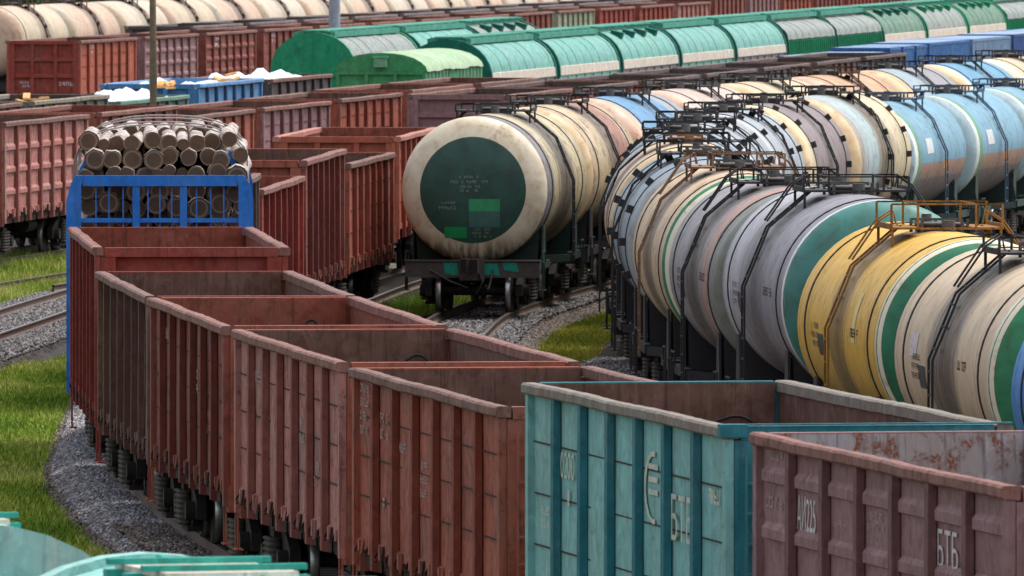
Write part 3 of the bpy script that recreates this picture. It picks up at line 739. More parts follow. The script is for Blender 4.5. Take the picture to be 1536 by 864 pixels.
def emblem():
    mb = MB(); pts = []
    for i in range(15):
        a = R(80 + 200 * i / 14); pts.append((0.55 * math.cos(a), 0.4 * math.sin(a)))
    for (a, b), (c, d_) in zip(pts, pts[1:]):
        mb.add([(a, b, 0), (c, d_, 0), (c * 0.82, d_ * 0.86, 0), (a * 0.82, b * 0.86, 0)], [(0, 1, 2, 3)])
    for z in (0.2, 0.06, -0.08): mb.add([(-0.3, z, 0.001), (0.25, z, 0.001), (0.25, z + 0.06, 0.001), (-0.3, z + 0.06, 0.001)], [(0, 1, 2, 3)])
    return mb
mark(t, on_side(emblem(), 1, bayc(4) + 0.05, 1.468, 2.98), M_CREAMT, 'emblem')
mark(t, stencil_side(8, 1, bayc(0), 1.466, 2.3, 0.5, 0.3, 2), M_CREAMT); mark(t, stencil_side(9, 1, bayc(6), 1.466, 3.0, 0.5, 0.26, 1), M_CREAMT)
for k, (bq, z, w, hh, rw) in enumerate(((0, 2.95, 1.0, 0.7, 4), (1, 2.8, 0.9, 0.4, 2), (3, 2.3, 0.9, 0.5, 3), (1, 1.8, 0.3, 0.3, 1), (2, 2.6, 1.0, 0.2, 1))):
    mark(A[4], stencil_side(20 + k, 1, bayc(bq) + 0.28, 1.466, z, w * 0.72, hh, rw), M_FADED)
for k, (bq, z, w, hh, rw) in enumerate(((1, 2.9, 0.9, 0.25, 1), (4, 2.4, 0.8, 0.4, 2), (5, 1.9, 0.8, 0.4, 2))):
    mark(A[3], stencil_side(30 + k, 1, bayc(bq) + 0.3, 1.466, z, w * 0.7, hh, rw), M_FADED); mark(A[2], stencil_side(40 + k, 1, bayc(bq) + 0.3, 1.466, z + 0.1, w * 0.7, hh, rw), M_FADED)
mb = MB(); mb.poly([(-6.2, 0.62, 3.38), (-6.2, 0.58, 3.3), (-6.2, 0.62, 3.22), (-6.2, 0.6, 3.08)], 0.05, 0.012); put('chalk_mark', mb, M_YEL, A[0])
mb = MB(); mb.box(-6.195, -6.06, 0.75, 1.1, 3.4, 3.415); put('grab_handle', mb, G_RED, A[0])
# the open wagons' end-corner caps on the teal one
mb = MB(); mb.box(-6.08, -5.9, 1.3, 1.59, 3.72, 3.86); put('corner_cap', mb, G_TEALD, A[5])
mb = MB(); mb.box(-6.07, -5.98, -1.57, 1.298, 3.846, 3.862); put('end_rail_cap', mb, G_TEALD, A[5])

# ================================================================== blue log wagon
M_LBLUE = paint('paint_bright_blue', srgb(28, 112, 200), 0.12, 0.06, 0.12, rustcol=srgb(80, 60, 60), dustcol=srgb(110, 140, 170), fade=0.2)
a = PA.arc(209.2) + 1.35 + 6.7
lx, ld, lang = PA.car(a, 4.6)
LOG = empty('log_wagon', lx, ld, lang); tag(LOG, 'bright blue stanchion wagon loaded with a heap of logs', 'freight wagon')
HL = 6.7
mb = MB()
mb.box(-HL, HL, -0.2, 0.2, 0.85, 1.25); mb.box(-HL, HL, -1.5, 1.5, 1.18, 1.32)
for s in (-1, 1): mb.box(-HL, HL, s * 1.38, s * 1.52, 0.95, 1.3)
put('deck', mb, M_LBLUE, LOG)
for e in (-1, 1):
    mb = MB(); x = e * (HL - 0.1)
    for s in (-1, 1):
        mb.prism([(s * 1.33, 1.0), (s * 1.58, 1.0), (s * 1.58, 4.25), (s * 1.5, 4.55), (s * 1.42, 4.68), (s * 1.28, 4.68), (s * 1.33, 4.5)], x - 0.1, x + 0.1, 'x')
    mb.box(x - 0.09, x + 0.09, -1.3, 1.3, 4.5, 4.68)
    for z in (3.92, 2.9, 1.9): mb.box(x - 0.05, x + 0.05, -1.33, 1.33, z - 0.035, z + 0.035)
    for y in (-0.4, 0.4): mb.box(x - 0.07, x + 0.07, y - 0.06, y + 0.06, 1.3, 4.5)
    put('bulkhead', mb, M_LBLUE, LOG)
    mb = MB()
    for y in (-1.08, -0.86, -0.62, 0.0, 0.62, 0.86, 1.08, -0.2, 0.2): mb.bar((x, y, 1.3), (x, y, 4.5), 0.022)
    put('bulkhead_grille', mb, M_LBLUE, LOG)
for k in range(6):
    for s in (-1, 1):
        x = -HL + 1.0 + k * (2 * HL - 2.0) / 5
        mb = MB(); pts = [(1.5, 1.0), (1.5, 4.1), (1.44, 4.45), (1.3, 4.8), (1.12, 5.02)]
        for (y0, z0), (y1, z1) in zip(pts, pts[1:]): mb.bar((x, s * y0, z0), (x, s * y1, z1), 0.14, 0.1)
        put('stanchion', mb, M_LBLUE, LOG)
for e in (-1, 1): bogie(LOG, e * 4.7, True)
couplers(LOG, HL)
# lashing wire over the load
for x, w in ((-4.4, 'nearest'), (-1.9, 'second'), (1.9, 'third'), (4.4, 'farthest')):
    mb = MB(); mb.tube([(x, 1.5 * math.copysign(abs(math.cos(R(t))) ** 0.8, math.cos(R(t))), 4.5 + 1.0 * abs(math.sin(R(t))) ** 0.6) for t in range(0, 181, 12)], 0.014, 5)
    o = put('lashing_wire', mb, plain('galvanised_wire', (0.3, 0.28, 0.26), 0.3, 10)); tag(o, f'{w} wire lashed over the heap of logs on the blue wagon', 'wire', 'wires over the log heap')
    o.location = (lx, ld, 0); o.rotation_euler = (0, 0, lang)

def bark_mat():
    s = NB('grey_log_bark'); a = s.noise(5, 5, (0.25, 1, 1)); b = s.noise(22, 4, (0.3, 1, 1)); c = s.noise(2.0, 4, (1, 1, 1))
    col = s.mix(s.ramp(a, 0.35, 0.65), (0.26, 0.21, 0.19), (0.62, 0.55, 0.53)); col = s.mix(s.ramp(b, 0.5, 0.7, 0, 0.75), col, (0.06, 0.04, 0.03)); col = s.mix(s.ramp(c, 0.5, 0.7, 0, 0.5), col, (0.33, 0.2, 0.13))
    s.bump(b, 0.6, 0.03); return s.done(col, 0.9)
def cut_mat():
    s = NB('sawn_log_end'); x, y, z = s.xyz(); mid = s.noise(7, 5)
    r = s.math('SQRT', s.math('ADD', s.math('MULTIPLY', y, y), s.math('MULTIPLY', z, z)))
    r2 = s.math('ADD', r, s.math('MULTIPLY', s.math('SUBTRACT', mid, 0.5), 0.03))
    ring = s.math('SINE', s.math('MULTIPLY', r2, 190.0)); col = s.mix(s.ramp(ring, -1, 1, 0, 0.45), (0.12, 0.072, 0.045), (0.06, 0.036, 0.023))
    col = s.mix(s.ramp(mid, 0.4, 0.7, 0, 0.6), col, (0.07, 0.05, 0.04))
    col = s.mix(s.ramp(r2, 0.118, 0.126), col, (0.2, 0.135, 0.085)); col = s.mix(s.ramp(r2, 0.152, 0.16), col, (0.08, 0.055, 0.04))
    return s.done(col, 0.9)
M_BARK, M_CUT = bark_mat(), cut_mat()
def log_mb(rad, L, seed):
    r = random.Random(seed); mb = MB(); n = 14; nx = 9; vs = []
    ph = [r.uniform(0.9, 1.1) for _ in range(n)]; bx_, by_ = r.uniform(-0.04, 0.04), r.uniform(-0.04, 0.04)
    for i in range(nx + 1):
        t = i / nx; q = rad * (1.06 - 0.12 * t) * r.uniform(0.98, 1.02)
        for k in range(n):
            a = 2 * math.pi * k / n; rr = q * ph[k] * r.uniform(0.97, 1.03)
            vs.append((-L / 2 + L * t, bx_ * math.sin(math.pi * t) + rr * math.cos(a), by_ * math.sin(math.pi * t) + rr * math.sin(a)))
    fs = [(i * n + k, i * n + (k + 1) % n, (i + 1) * n + (k + 1) % n, (i + 1) * n + k) for i in range(nx) for k in range(n)]
    mb.add(vs, fs, 0, True); mb.add(vs, [tuple(range(n - 1, -1, -1)), tuple(range(nx * n, nx * n + n))], 1); return mb
RADS = (0.095, 0.11, 0.125, 0.135, 0.145, 0.155, 0.165, 0.175, 0.185)
LOGM = [log_mb(rad, 6.0, i).mesh('log') for i, rad in enumerate(RADS)]
r = random.Random(11)
for stack in (-1, 1):
    z = 1.47; row = 0
    while z < 5.4:
        if z < 4.5: hw = 1.45
        else: hw = 1.5 * math.sqrt(max(0.0, 1 - ((z - 4.5) / 1.1) ** 3)) + 0.02
        low = z < (3.0 if stack < 0 else 4.2)
        y = -hw; 
        while y < hw - 0.2:
            i = r.choice((0, 1, 2, 3, 3, 4, 4, 5, 5, 6, 7, 8)); rad = RADS[i]; yc = y + rad
            if not low or abs(yc) > hw - 0.3:
                o = put('log', LOGM[i], [M_BARK, M_CUT])
                jx = r.uniform(-0.22, 0.22)
                c, sn = math.cos(lang), math.sin(lang); px, py = stack * 3.2 + jx + (0.6 if z > 5.1 else 0.12 * (z > 4.8)), min(yc, 1.44 - rad)
                o.location = (lx + px * c - py * sn, ld + px * sn + py * c, z + r.uniform(-0.045, 0.045)); o.rotation_euler = (r.uniform(0, 6), r.uniform(-0.008, 0.008), lang + r.uniform(-0.015, 0.015))
                nearer = 'nearer' if stack < 0 else 'rear'
                where = 'heaped above the rim' if z > 4.5 else 'packed between the blue stanchions'
                tag(o, f'grey-brown log {where} in the {nearer} stack of the blue log wagon', 'log', f'logs {where} in the {nearer} stack')
            y += 2 * rad + 0.004
        z += 0.268; row += 1

# ================================================================== second row of open wagons (row B)
GB = 'open wagons between the log wagon and the green-disc tank'
gondola(-6.7, 242.5, math.atan2(12.1, 0.27), 'dark olive-brown open wagon half hidden behind the blue log wagon', h=3.86, side=paint('paint_olive_brown', srgb(92, 80, 66), 0.5, 0.3, 0.5, 0.1), rail=RAILB, end=G_BRN, inner=IN_BRN, near=True, group=GB, seed=1)
place_gondola(PB, 249.8, 'low maroon open wagon just right of the blue log wagon', h=3.5, side=G_RED, rail=RAILM, end=G_MAR, inner=IN_RUST, near=True, group=GB, seed=2)
place_gondola(PB, 262.6, 'tall maroon open wagon with a pale rail, second right of the log wagon', h=3.81, side=G_MAR, rail=RAILM, end=G_OX, inner=IN_BRN, near=True, group=GB, seed=0, style=1)
place_gondola(PB, 275.8, 'brown open wagon right beside the green-disc tank wagon', h=3.45, side=G_OX, rail=RAILB, end=G_OX, inner=IN_BRN, near=True, group=GB, seed=1)
gondola(-3.85, 309.6, R(86), 'orange-red open wagon behind the left shoulder of the green-disc tank', side=G_ORG, rail=paint('rail_rosy', srgb(180, 120, 105), 0.3, 0.3, 0.2), end=G_ORG, inner=IN_RUST, h=3.5, near=False, group=GB, seed=2)

# ================================================================== long maroon row (C) and its continuation
GC = 'maroon open wagons of the long train on the left'
ordn = ['first', 'second', 'third', 'fourth', 'fifth', 'sixth', 'seventh', 'eighth', 'ninth', 'tenth', 'eleventh', 'twelfth', 'thirteenth', 'fourteenth', 'fifteenth', 'sixteenth', 'seventeenth', 'eighteenth', 'nineteenth', 'twentieth', 'twenty-first', 'twenty-second', 'twenty-third', 'twenty-fourth', 'twenty-fifth']
a0 = PC.arc(318.0)
specC = [(-1, 3.58, G_OX, 'dark maroon open wagon cut off by the left edge of the photo'), (0, 3.58, G_PINK, 'faded rose open wagon with pale stencils at the far left, over the grass'), (1, 3.58, G_MAR, 'maroon open wagon behind the top of the log heap'),
         (2, 3.23, G_OX, 'low brown-red open wagon just right of the log heap'), (3, 3.23, G_MAUVE, 'low mauve open wagon above the orange-red wagon'), (4, 3.25, G_OX, 'red-brown open wagon ending above the green-disc tank'), (5, 3.3, G_RED, 'red open wagon directly under the light green covered wagon'), (6, 3.3, G_BRN, 'dark brown open wagon under the first teal hopper')]
for k, h, m, lab in specC:
    place_gondola(PC, 0, lab, h=h, arc=a0 + k * 13.92, side=m, rail=RAILM if k % 2 else RAILB, end=G_OX, inner=IN_BRN if k != 1 else IN_RUST, bead=3 if k == 0 else 0, near=(k in (0, 1)), group=GC, seed=k)

# ================================================================== dark row behind the tanks (J)
GJ = 'low open wagons between the green hoppers and the tank wagons'
a0 = PJ.arc(366.0)
specJ = [(G_MAUVE, G_MAUVE, 'mauve open wagon with a broad plain end, seen above the green-disc tank'), (G_ORG, G_OX, 'rusty orange-ribbed open wagon behind the pale tank tops'), (G_BRN, G_BRN, 'dark brown open wagon third back behind the green-disc tank'),
         (G_DGREY, G_GREY, 'sooty grey open wagon fourth back behind the green-disc tank'), (G_GREY, G_GREY, 'pale grey ribbed open wagon below the teal hoppers'), (G_BRN, G_BRN, 'brown open wagon just left of the blue containers'), (G_DGREY, G_DGREY, 'dark grey open wagon in front of the blue containers')]
for k, (m, e, lab) in enumerate(specJ):
    place_gondola(PJ, 0, lab, h=3.5, arc=a0 + k * 13.92, side=m, rail=RAILB if k == 0 else paint('rail_sooty', srgb(92, 80, 78), 0.5, 0.4, 0.6), end=e, inner=IN_DK, group=GJ, seed=k, style=1 if k == 0 else 0)

# ================================================================== loads of white bulk (row D)
GD = 'open wagons with white loads beyond the left train'
a0 = PD.arc(354.5)
D = []
for k, h, m, rl, lab in ((-1, 3.5, G_BRN, RAILB, 'brown open wagon with debris at the left edge above the rose wagon'), (0, 3.5, G_DGREEN, paint('rail_greygreen', srgb(140, 134, 118), 0.4, 0.4, 0.3), 'grey-green open wagon left of the wooden pole, with debris on its rim'), (1, 3.26, paint('paint_sea_green', srgb(88, 128, 116), 0.3, 0.3, 0.3, 0.2), paint('rail_green', srgb(96, 140, 124), 0.2, 0.3, 0.3), 'sea-green open wagon heaped with white material beside the wooden pole'),
                         (2, 3.56, G_BLUE, paint('rail_blue', srgb(96, 150, 196), 0.2, 0.3, 0.2), 'light blue open wagon with a white load'), (3, 3.5, G_DGREY, RAILB, 'dark green-grey open wagon left of the light green covered wagon')):
    D.append(place_gondola(PD, 0, lab, h=h, arc=a0 + k * 13.92, side=m, rail=rl, end=m, inner=m if k == 2 else IN_DK, group=GD, seed=k))
M_WLOAD = plain('white_bulk_material', (0.76, 0.76, 0.77), 0.4, 3, 0.9, other=(0.66, 0.67, 0.7))
def heap_mb(x0, x1, hw, z, hgt, seed):
    r = random.Random(seed); nx, ny = 44, 14; mb = MB(); vs = []
    bl = [(r.uniform(x0, x1), r.uniform(-hw, hw), r.uniform(0.25, 0.7), r.uniform(0.2, 1.0)) for _ in range(30)]
    for i in range(nx + 1):
        for k in range(ny + 1):
            x = x0 + (x1 - x0) * i / nx; y = -hw + 2 * hw * k / ny
            e = min(1, 4 * min(i / nx, 1 - i / nx)) ** 0.6; q = 0
            for bx_, by_, br, bh in bl: q = max(q, bh * math.exp(-((x - bx_) ** 2 / (br * br * 1.6) + (y - by_) ** 2 / (br * br))))
            vs.append((x, y, z - 0.45 + e * (0.3 + hgt * q) * (1 - 0.5 * (2 * k / ny - 1) ** 4) + r.uniform(-0.06, 0.06)))
    fs = [(i * (ny + 1) + k, (i + 1) * (ny + 1) + k, (i + 1) * (ny + 1) + k + 1, i * (ny + 1) + k + 1) for i in range(nx) for k in range(ny)]
    mb.add(vs, fs, 0, True); return mb
def load(root, name, mb, mat, label, cat, group=None):
    o = put(name, mb, mat); o.location = root.location; o.rotation_euler = root.rotation_euler; tag(o, label, cat, group); return o
GW = 'white heaps in the open wagons'
load(D[2], 'white_heap', heap_mb(-0.6, 5.9, 1.36, 3.24, 0.5, 1), M_WLOAD, 'big white heap filling the sea-green wagon beside the wooden pole', 'heap', GW)
load(D[3], 'white_heap', heap_mb(-5.6, 5.7, 1.36, 3.46, 0.4, 4), M_WLOAD, 'white heap along the light blue wagon', 'heap', GW)
load(D[4], 'white_heap', heap_mb(-5.6, 4.5, 1.36, 3.44, 0.5, 9), M_WLOAD, 'low white heap in the dark green-grey wagon', 'heap', GW)
def scrap(seed):
    r = random.Random(seed); mb = MB()
    for _ in range(6):
        x, y, z = r.uniform(-0.25, 0.25), r.uniform(-0.2, 0.2), r.uniform(0, 0.2); a = r.uniform(0, 3)
        mb.bar((x, y, z), (x + 0.3 * math.cos(a), y + 0.3 * math.sin(a), z + r.uniform(0, 0.15)), r.uniform(0.08, 0.22), 0.06)
    return mb
M_ORSC = plain('orange_wrapping', srgb(214, 150, 66), 0.5, 5, 0.7, other=srgb(220, 205, 180))
for root, xx, yy, zz, lab in ((D[1], -3.2, -1.0, 3.45, 'orange and white scrap on the grey-green wagon'), (D[2], 5.2, -0.9, 3.5, 'orange and white scrap at the corner of the light blue wagon'), (D[3], 2.4, -1.0, 3.6, 'orange and white scrap halfway along the light blue wagon')):
    o = put('scrap_pile', scrap(int(xx * 10)), M_ORSC); tag(o, lab, 'scrap', 'scrap on the loaded wagons')
    c, sn = math.cos(root.rotation_euler[2]), math.sin(root.rotation_euler[2]); o.location = (root.location[0] + xx * c - yy * sn, root.location[1] + xx * sn + yy * c, zz - 0.1)

# ================================================================== rear gondola trains (E, F)
GE = 'open wagons of the rear maroon train'
matsE = [G_ORG, G_MAUVE, G_MAR, G_MAR, G_RED, G_ORG, G_MAR, G_MAR, G_MAR, G_GGREEN, G_RED, G_RED, G_PINK, G_MAR, G_MAUVE, G_OX, G_MAR, G_RED, G_MAR, G_PINK, G_MAR, G_RED, G_MAUVE, G_MAR]
nmE = {id(G_ORG): 'orange-red', id(G_MAUVE): 'mauve', id(G_MAR): 'maroon', id(G_RED): 'red', id(G_GGREEN): 'pale green', id(G_PINK): 'rose-coloured', id(G_OX): 'brown-red'}
a0 = PE.arc(505.0)
for k, m in enumerate(matsE):
    lab = ('orange-red open wagon with a framed end wall at the left end of the rear train' if k == 0 else
           'pale green open wagon among maroon ones above the teal hoppers' if k == 9 else f'{nmE[id(m)]} open wagon, {ordn[k]} from the left end of the rear maroon train')
    g = place_gondola(PE, 0, lab, h=3.4 if k not in (13, 14) else 3.75, arc=a0 + k * 13.92, side=m, rail=RAILM, end=G_RED if k == 0 else m, inner=IN_BRN, bead=3 if k in (1, 2) else 0, group=GE, seed=k)
    if k in (0, 1, 2, 3, 9): put('lettering', stencil_side(60 + k, -1, bx[1] + 0.8, 1.467 if k not in (1, 2) else 1.5, 2.95, 0.9, 0.5, 2), M_WHITE, g)
    if k == 0:
        q = stencil(71, 0.4, 0.3, 2); q.v = [(-5.93 - e, -u + 0.8, v + 1.6) for u, v, e in q.v]; put('lettering', q, M_WHITE, g)
        q = stencil(72, 0.5, 0.25, 1); q.v = [(-5.93 - e, -u - 0.85, v + 1.6) for u, v, e in q.v]; put('lettering', q, M_WHITE, g)
GF = 'dark grey wagons between the rear tanks and the maroon train'
a0 = PF.arc(550.0)
for k in range(13):
    m = (G_DGREY, G_DGREY, G_GREY, G_BRN)[k % 4 if k else 0]
    nmf = {id(G_DGREY): 'dark grey', id(G_GREY): 'grey', id(G_BRN): 'brown'}[id(m)]
    place_gondola(PF, 0, f'{nmf} open wagon, {ordn[k]} from the left in the row against the cream tanks', h=3.5, arc=a0 + k * 13.92, side=m, rail=paint('rail_grey', srgb(120, 112, 112), 0.4, 0.4, 0.4), end=m, inner=IN_DK, group=GF, seed=k)

# ================================================================== rear cream tanks (T)
GT = 'cream tank wagons along the top edge'
TC = [barrel_paint(f'barrel_cream_{n}', c, stain=st * 1.5, stainw=1.6, streak=0.5, rustv=0.2, tint=srgb(190, 140, 105)) for n, c, st in (('sand', srgb(196, 180, 154), 0.3), ('peach', srgb(200, 172, 148), 0.45), ('pale', srgb(200, 188, 168), 0.25))]
a0 = PT.arc(540.0)
for k in range(13):
    x, d, ang = PT.car(a0 + 5.4 + 12.02 * k, 3.9)
    tank(x, d, ang, f'rust-streaked cream tank wagon, {ordn[k]} from the left along the top edge of the photo', TC[k % 3], TC[(k + 1) % 3], Rr=1.55, cz=2.9, group=GT, midstrap=M_RUSTST, straps=(-4.6,) if k == 0 else (), strapm=M_DARKST, ladderm=M_RUSTST)

# ================================================================== hoppers (H, Hb, foreground N)
def hop_sec(z0=2.7, zt=4.12, hw=1.56, n=15):
    return [(hw * math.cos(math.pi * i / (n - 1)), z0 + (zt - z0) * math.sin(math.pi * i / (n - 1)) ** 0.85) for i in range(n)]
def hop_roof_mb(hl, z0=2.7, zt=4.12):
    mb = MB(); sec = hop_sec(z0, zt); nx = 16; vs = []
    for i in range(nx + 1):
        x = -hl + 2 * hl * i / nx; w = 0.012 * math.sin(i * 2.1)
        vs += [(x, y * (1 + w * 0.3), z + w) for y, z in sec]
    m = len(sec); fs = [(i * m + k, i * m + k + 1, (i + 1) * m + k + 1, (i + 1) * m + k) for i in range(nx) for k in range(m - 1)]
    mb.add(vs, fs, 0, True)
    for x in [(-hl + 2 * hl * (k + 0.5) / 8) for k in range(8)]:   # roof seams
        for (y0, z0), (y1, z1) in zip(sec, sec[1:]): mb.bar((x, y0 * 1.004, z0 + 0.004), (x, y1 * 1.004, z1 + 0.004), 0.03, 0.014)
    return mb
def hop_stripe_mb(s, hl):
    mb = MB(); mb.prism([(s * 1.57, 2.64), (s * 1.6, 2.66), (s * 1.575, 2.98), (s * 1.52, 3.0), (s * 1.52, 2.64)], -hl + 0.02, hl - 0.02, 'x'); return mb
def hop_lower_mb(s, hl, ribs, zt=2.64):
    mb = MB(); mb.prism([(s * 1.53, zt), (s * 1.5, 1.35), (s * 1.46, 1.35), (s * 1.48, zt)], -hl + 0.05, hl - 0.05, 'x')
    n = 22 if ribs else 7
    for k in range(n + 1):
        x = -hl + 0.15 + (2 * hl - 0.3) * k / n
        mb.prism([(s * 1.5, 1.2), (s * 1.6, 1.25), (s * 1.6, zt - 0.02), (s * 1.53, zt - 0.02)], x - 0.06, x + 0.06, 'x')
    mb.box(-hl, hl, s * 1.4, s * 1.56, 1.05, 1.2)
    return mb
def hop_end_mb(e, hl):
    mb = MB(); sec = hop_sec(2.62, 4.2, 1.62, 17)
    mb.prism(sec, e * (hl - 0.22), e * (hl + 0.02), 'x'); mb.box(e * (hl - 0.2), e * hl, -1.55, 1.55, 1.05, 2.6)
    mb.box(e * hl, e * (hl + 0.06), -1.6, 1.6, 2.55, 2.68)
    mb.box(e * (hl + 0.02), e * (hl + 0.035), -0.012, 0.012, 2.7, 4.1)
    for y in (-0.55, 0.55): mb.bar((e * (hl + 0.02), y, 3.6), (e * (hl + 0.09), y, 3.6), 0.05); mb.bar((e * (hl + 0.07), y, 3.5), (e * (hl + 0.07), y, 3.7), 0.05)
    for y in (-0.95, -1.3): mb.bar((e * (hl + 0.05), y, 1.0), (e * (hl + 0.05), y, 2.6), 0.04)
    return mb
def hop_walk_mb(hl, hatches):
    mb = MB(); z = 4.12
    mb.box(-hl + 0.3, hl - 0.3, -0.52, 0.52, z + 0.1, z + 0.16); 
    mb.box(-hl + 0.35, hl - 0.35, -0.42, 0.42, z - 0.06, z + 0.1)
    if not hatches: mb.box(-hl + 0.35, hl - 0.35, -0.78, -0.6, z - 0.1, z + 0.09); mb.box(-hl + 0.35, hl - 0.35, 0.6, 0.78, z - 0.1, z + 0.09)
    for k in range(9): x = -hl + 0.5 + (2 * hl - 1) * k / 8; mb.bar((x, -0.7, z + 0.1), (x, 0.7, z + 0.1), 0.05)
    return mb
def hop_lid_mb():
    mb = MB(); mb.box(-0.7, 0.7, -0.46, 0.46, 4.02, 4.14, 0); mb.box(-0.74, 0.74, -0.5, 0.5, 4.141, 4.185, 1)
    for x in (-0.5, 0.5): mb.box(x - 0.04, x + 0.04, -0.62, 0.62, 4.186, 4.23, 0)
    for x in (-0.55, 0.0, 0.55): mb.box(x - 0.07, x + 0.07, -0.62, -0.5, 4.0, 4.15, 0); mb.box(x - 0.07, x + 0.07, 0.5, 0.62, 4.0, 4.15, 0)
    mb.tube([(0.74, 0, 4.1), (0.95, 0.1, 4.2), (1.1, 0.1, 4.05)], 0.04, 6, 0)
    return mb
def hop_rail_mb(hl):
    mb = MB()
    for s in (-1, 1): mb.box(-hl + 0.3, hl - 0.3, s * 0.86, s * 1.12, 3.98, 4.02); mb.box(-hl + 0.3, hl - 0.3, s * 1.12, s * 1.15, 3.94, 4.04)
    return mb
def hop_hatch_mb():
    mb = MB(); mb.box(-0.3, 0.3, -0.22, 0.22, -0.1, 0.12); mb.box(-0.34, 0.34, -0.26, 0.26, 0.12, 0.15, 1); return mb
def hop_bottom_mb(hl):
    mb = MB(); mb.box(-hl, hl, -0.2, 0.2, 0.85, 1.1)
    for x in (-hl * 0.45, 0, hl * 0.45): mb.add([(x - 1.3, -1.3, 1.35), (x + 1.3, -1.3, 1.35), (x + 1.3, 1.3, 1.35), (x - 1.3, 1.3, 1.35), (x - 0.4, -0.5, 0.5), (x + 0.4, -0.5, 0.5), (x + 0.4, 0.5, 0.5), (x - 0.4, 0.5, 0.5)], [(0, 1, 5, 4), (1, 2, 6, 5), (2, 3, 7, 6), (3, 0, 4, 7), (7, 6, 5, 4)])
    return mb
def hopper(x, d, ang, label, roof, endm, stripe, lower, hl=8.1, hatches=False, ribs=False, group=None, zo=0.0, near=False, walk=None, lidm=None):
    root = empty('hopper_wagon', x, d, ang, zo); tag(root, label, 'hopper wagon', group)
    put('roof', cached(('roof', hl, ribs), lambda: hop_roof_mb(hl, 3.16, 3.98) if ribs else hop_roof_mb(hl)), roof, root)
    for s in (-1, 1):
        if not ribs: put('eaves_strip', cached(('eaves_strip', s, hl), lambda: hop_stripe_mb(s, hl)), stripe, root)
        put('side_wall', cached(('hopper_side', s, hl, ribs), lambda: hop_lower_mb(s, hl, ribs, 3.12 if ribs else 2.64)), lower, root)
    for e in (-1, 1): put('end_wall', cached(('hopper_end', e, hl), lambda: hop_end_mb(e, hl)), endm, root)
    if near:
        for x_ in (-6.6, -3.4, -0.2, 3.3, 6.2): put('loading_lid', cached(('loading_lid',), hop_lid_mb), [lidm or endm, P_CREAM], root, (x_, 0, 0))
    else: put('roof_walkway', cached(('roof_walkway', hl, hatches), lambda: hop_walk_mb(hl, hatches)), (roof if near else P_WALK), root)
    if hatches:
        for k in range(4):
            for s in (-1, 1): put('loading_hatch', cached(('loading_hatch',), hop_hatch_mb), [endm, walk or endm], root, (-hl * 0.6 + k * hl * 0.4, s * 0.9, 3.92), (s * R(-14), 0, 0))
    put('hopper_bottom', cached(('hopper_bottom', hl), lambda: hop_bottom_mb(hl)), M_BLACK, root)
    for e in (-1, 1): bogie(root, e * (hl - 2.2), near)
    couplers(root, hl + 0.02)
    return root
P_TEALR = paint('roof_pale_teal', srgb(96, 164, 152), 0.15, 0.3, 0.35, dustcol=srgb(140, 165, 158), fade=0.5, rough=0.5)
P_GREYR = paint('roof_pale_grey', srgb(140, 152, 146), 0.2, 0.3, 0.4, dustcol=srgb(150, 146, 146), fade=0.5)
P_GRNR = paint('roof_dusty_green', srgb(92, 132, 112), 0.15, 0.3, 0.4, dustcol=srgb(135, 142, 132), fade=0.5)
P_WALK = paint('walkway_teal', srgb(52, 140, 118), 0.15, 0.2, 0.25, dustcol=srgb(130, 180, 165))
P_DTEAL = paint('end_deep_green', srgb(0, 102, 84), 0.15, 0.1, 0.3, dustcol=srgb(50, 110, 98), fade=0.15)
P_GREEN = paint('end_bright_green', srgb(24, 140, 98), 0.12, 0.08, 0.15, dustcol=srgb(80, 150, 120), fade=0.15)
P_CREAM = paint('eaves_cream', srgb(208, 198, 184), 0.15, 0.2, 0.25, dustcol=srgb(200, 170, 150))
P_TEALW = paint('side_teal', srgb(140, 200, 182), 0.12, 0.25, 0.3, dustcol=srgb(160, 180, 170))
P_GREYW = paint('side_grey', srgb(150, 148, 148), 0.2, 0.3, 0.4)
GH = 'teal and green hoppers of the long row'
names = ['teal hopper right behind the light green covered wagon', 'teal hopper second back from the light green covered wagon', 'teal hopper with small square roof hatches, third back from the light green covered wagon', 'teal hopper fourth back from the light green covered wagon', 'bright teal hopper next to the grey-roofed pair', 'grey-roofed hopper with ribbed green sides, nearer of the pair', 'grey-roofed hopper with ribbed green sides, farther of the pair', 'dusty green hopper with square hatches beyond the grey-roofed pair', 'greyish hopper with square hatches and cream eaves', 'green-ended hopper with hatches near the top right corner', 'grey-green hopper cut by the right edge at the top']
for k in range(11):
    d_ = 443 + 16.85 * k; a = PD.arc(d_) + 8.3
    x, d, ang = PD.car(a, 6)
    ribs = k in (5, 6, 10)
    hopper(x, d, ang, names[k], P_GREYR if ribs else (P_TEALR if k < 5 else P_GRNR if k in (7, 9) else P_GREYR), P_DTEAL if k < 8 else P_GREEN, P_TEALW if ribs else P_CREAM, P_GREEN if ribs else (P_TEALW if k % 2 else P_GREYW), hatches=k in (2, 7, 8, 9), ribs=ribs, group=GH)
for k, (nm, hatch) in enumerate((('hopper with a green half-round end, left of the rear three', False), ('teal-roofed hopper behind the light green covered wagon, middle of the rear three', False), ('pale grey hopper with square hatches, right end of the rear three', True))):
    x, d, ang = PHB.car(PHB.arc(464) + 8.3 + 17.1 * k, 6)
    hopper(x, d, ang, nm, (P_GREYR, P_TEALR, P_GREYR)[k], P_GREEN if k == 0 else P_DTEAL, P_CREAM, P_TEALW, hatches=hatch, group='hoppers of the short rear row')
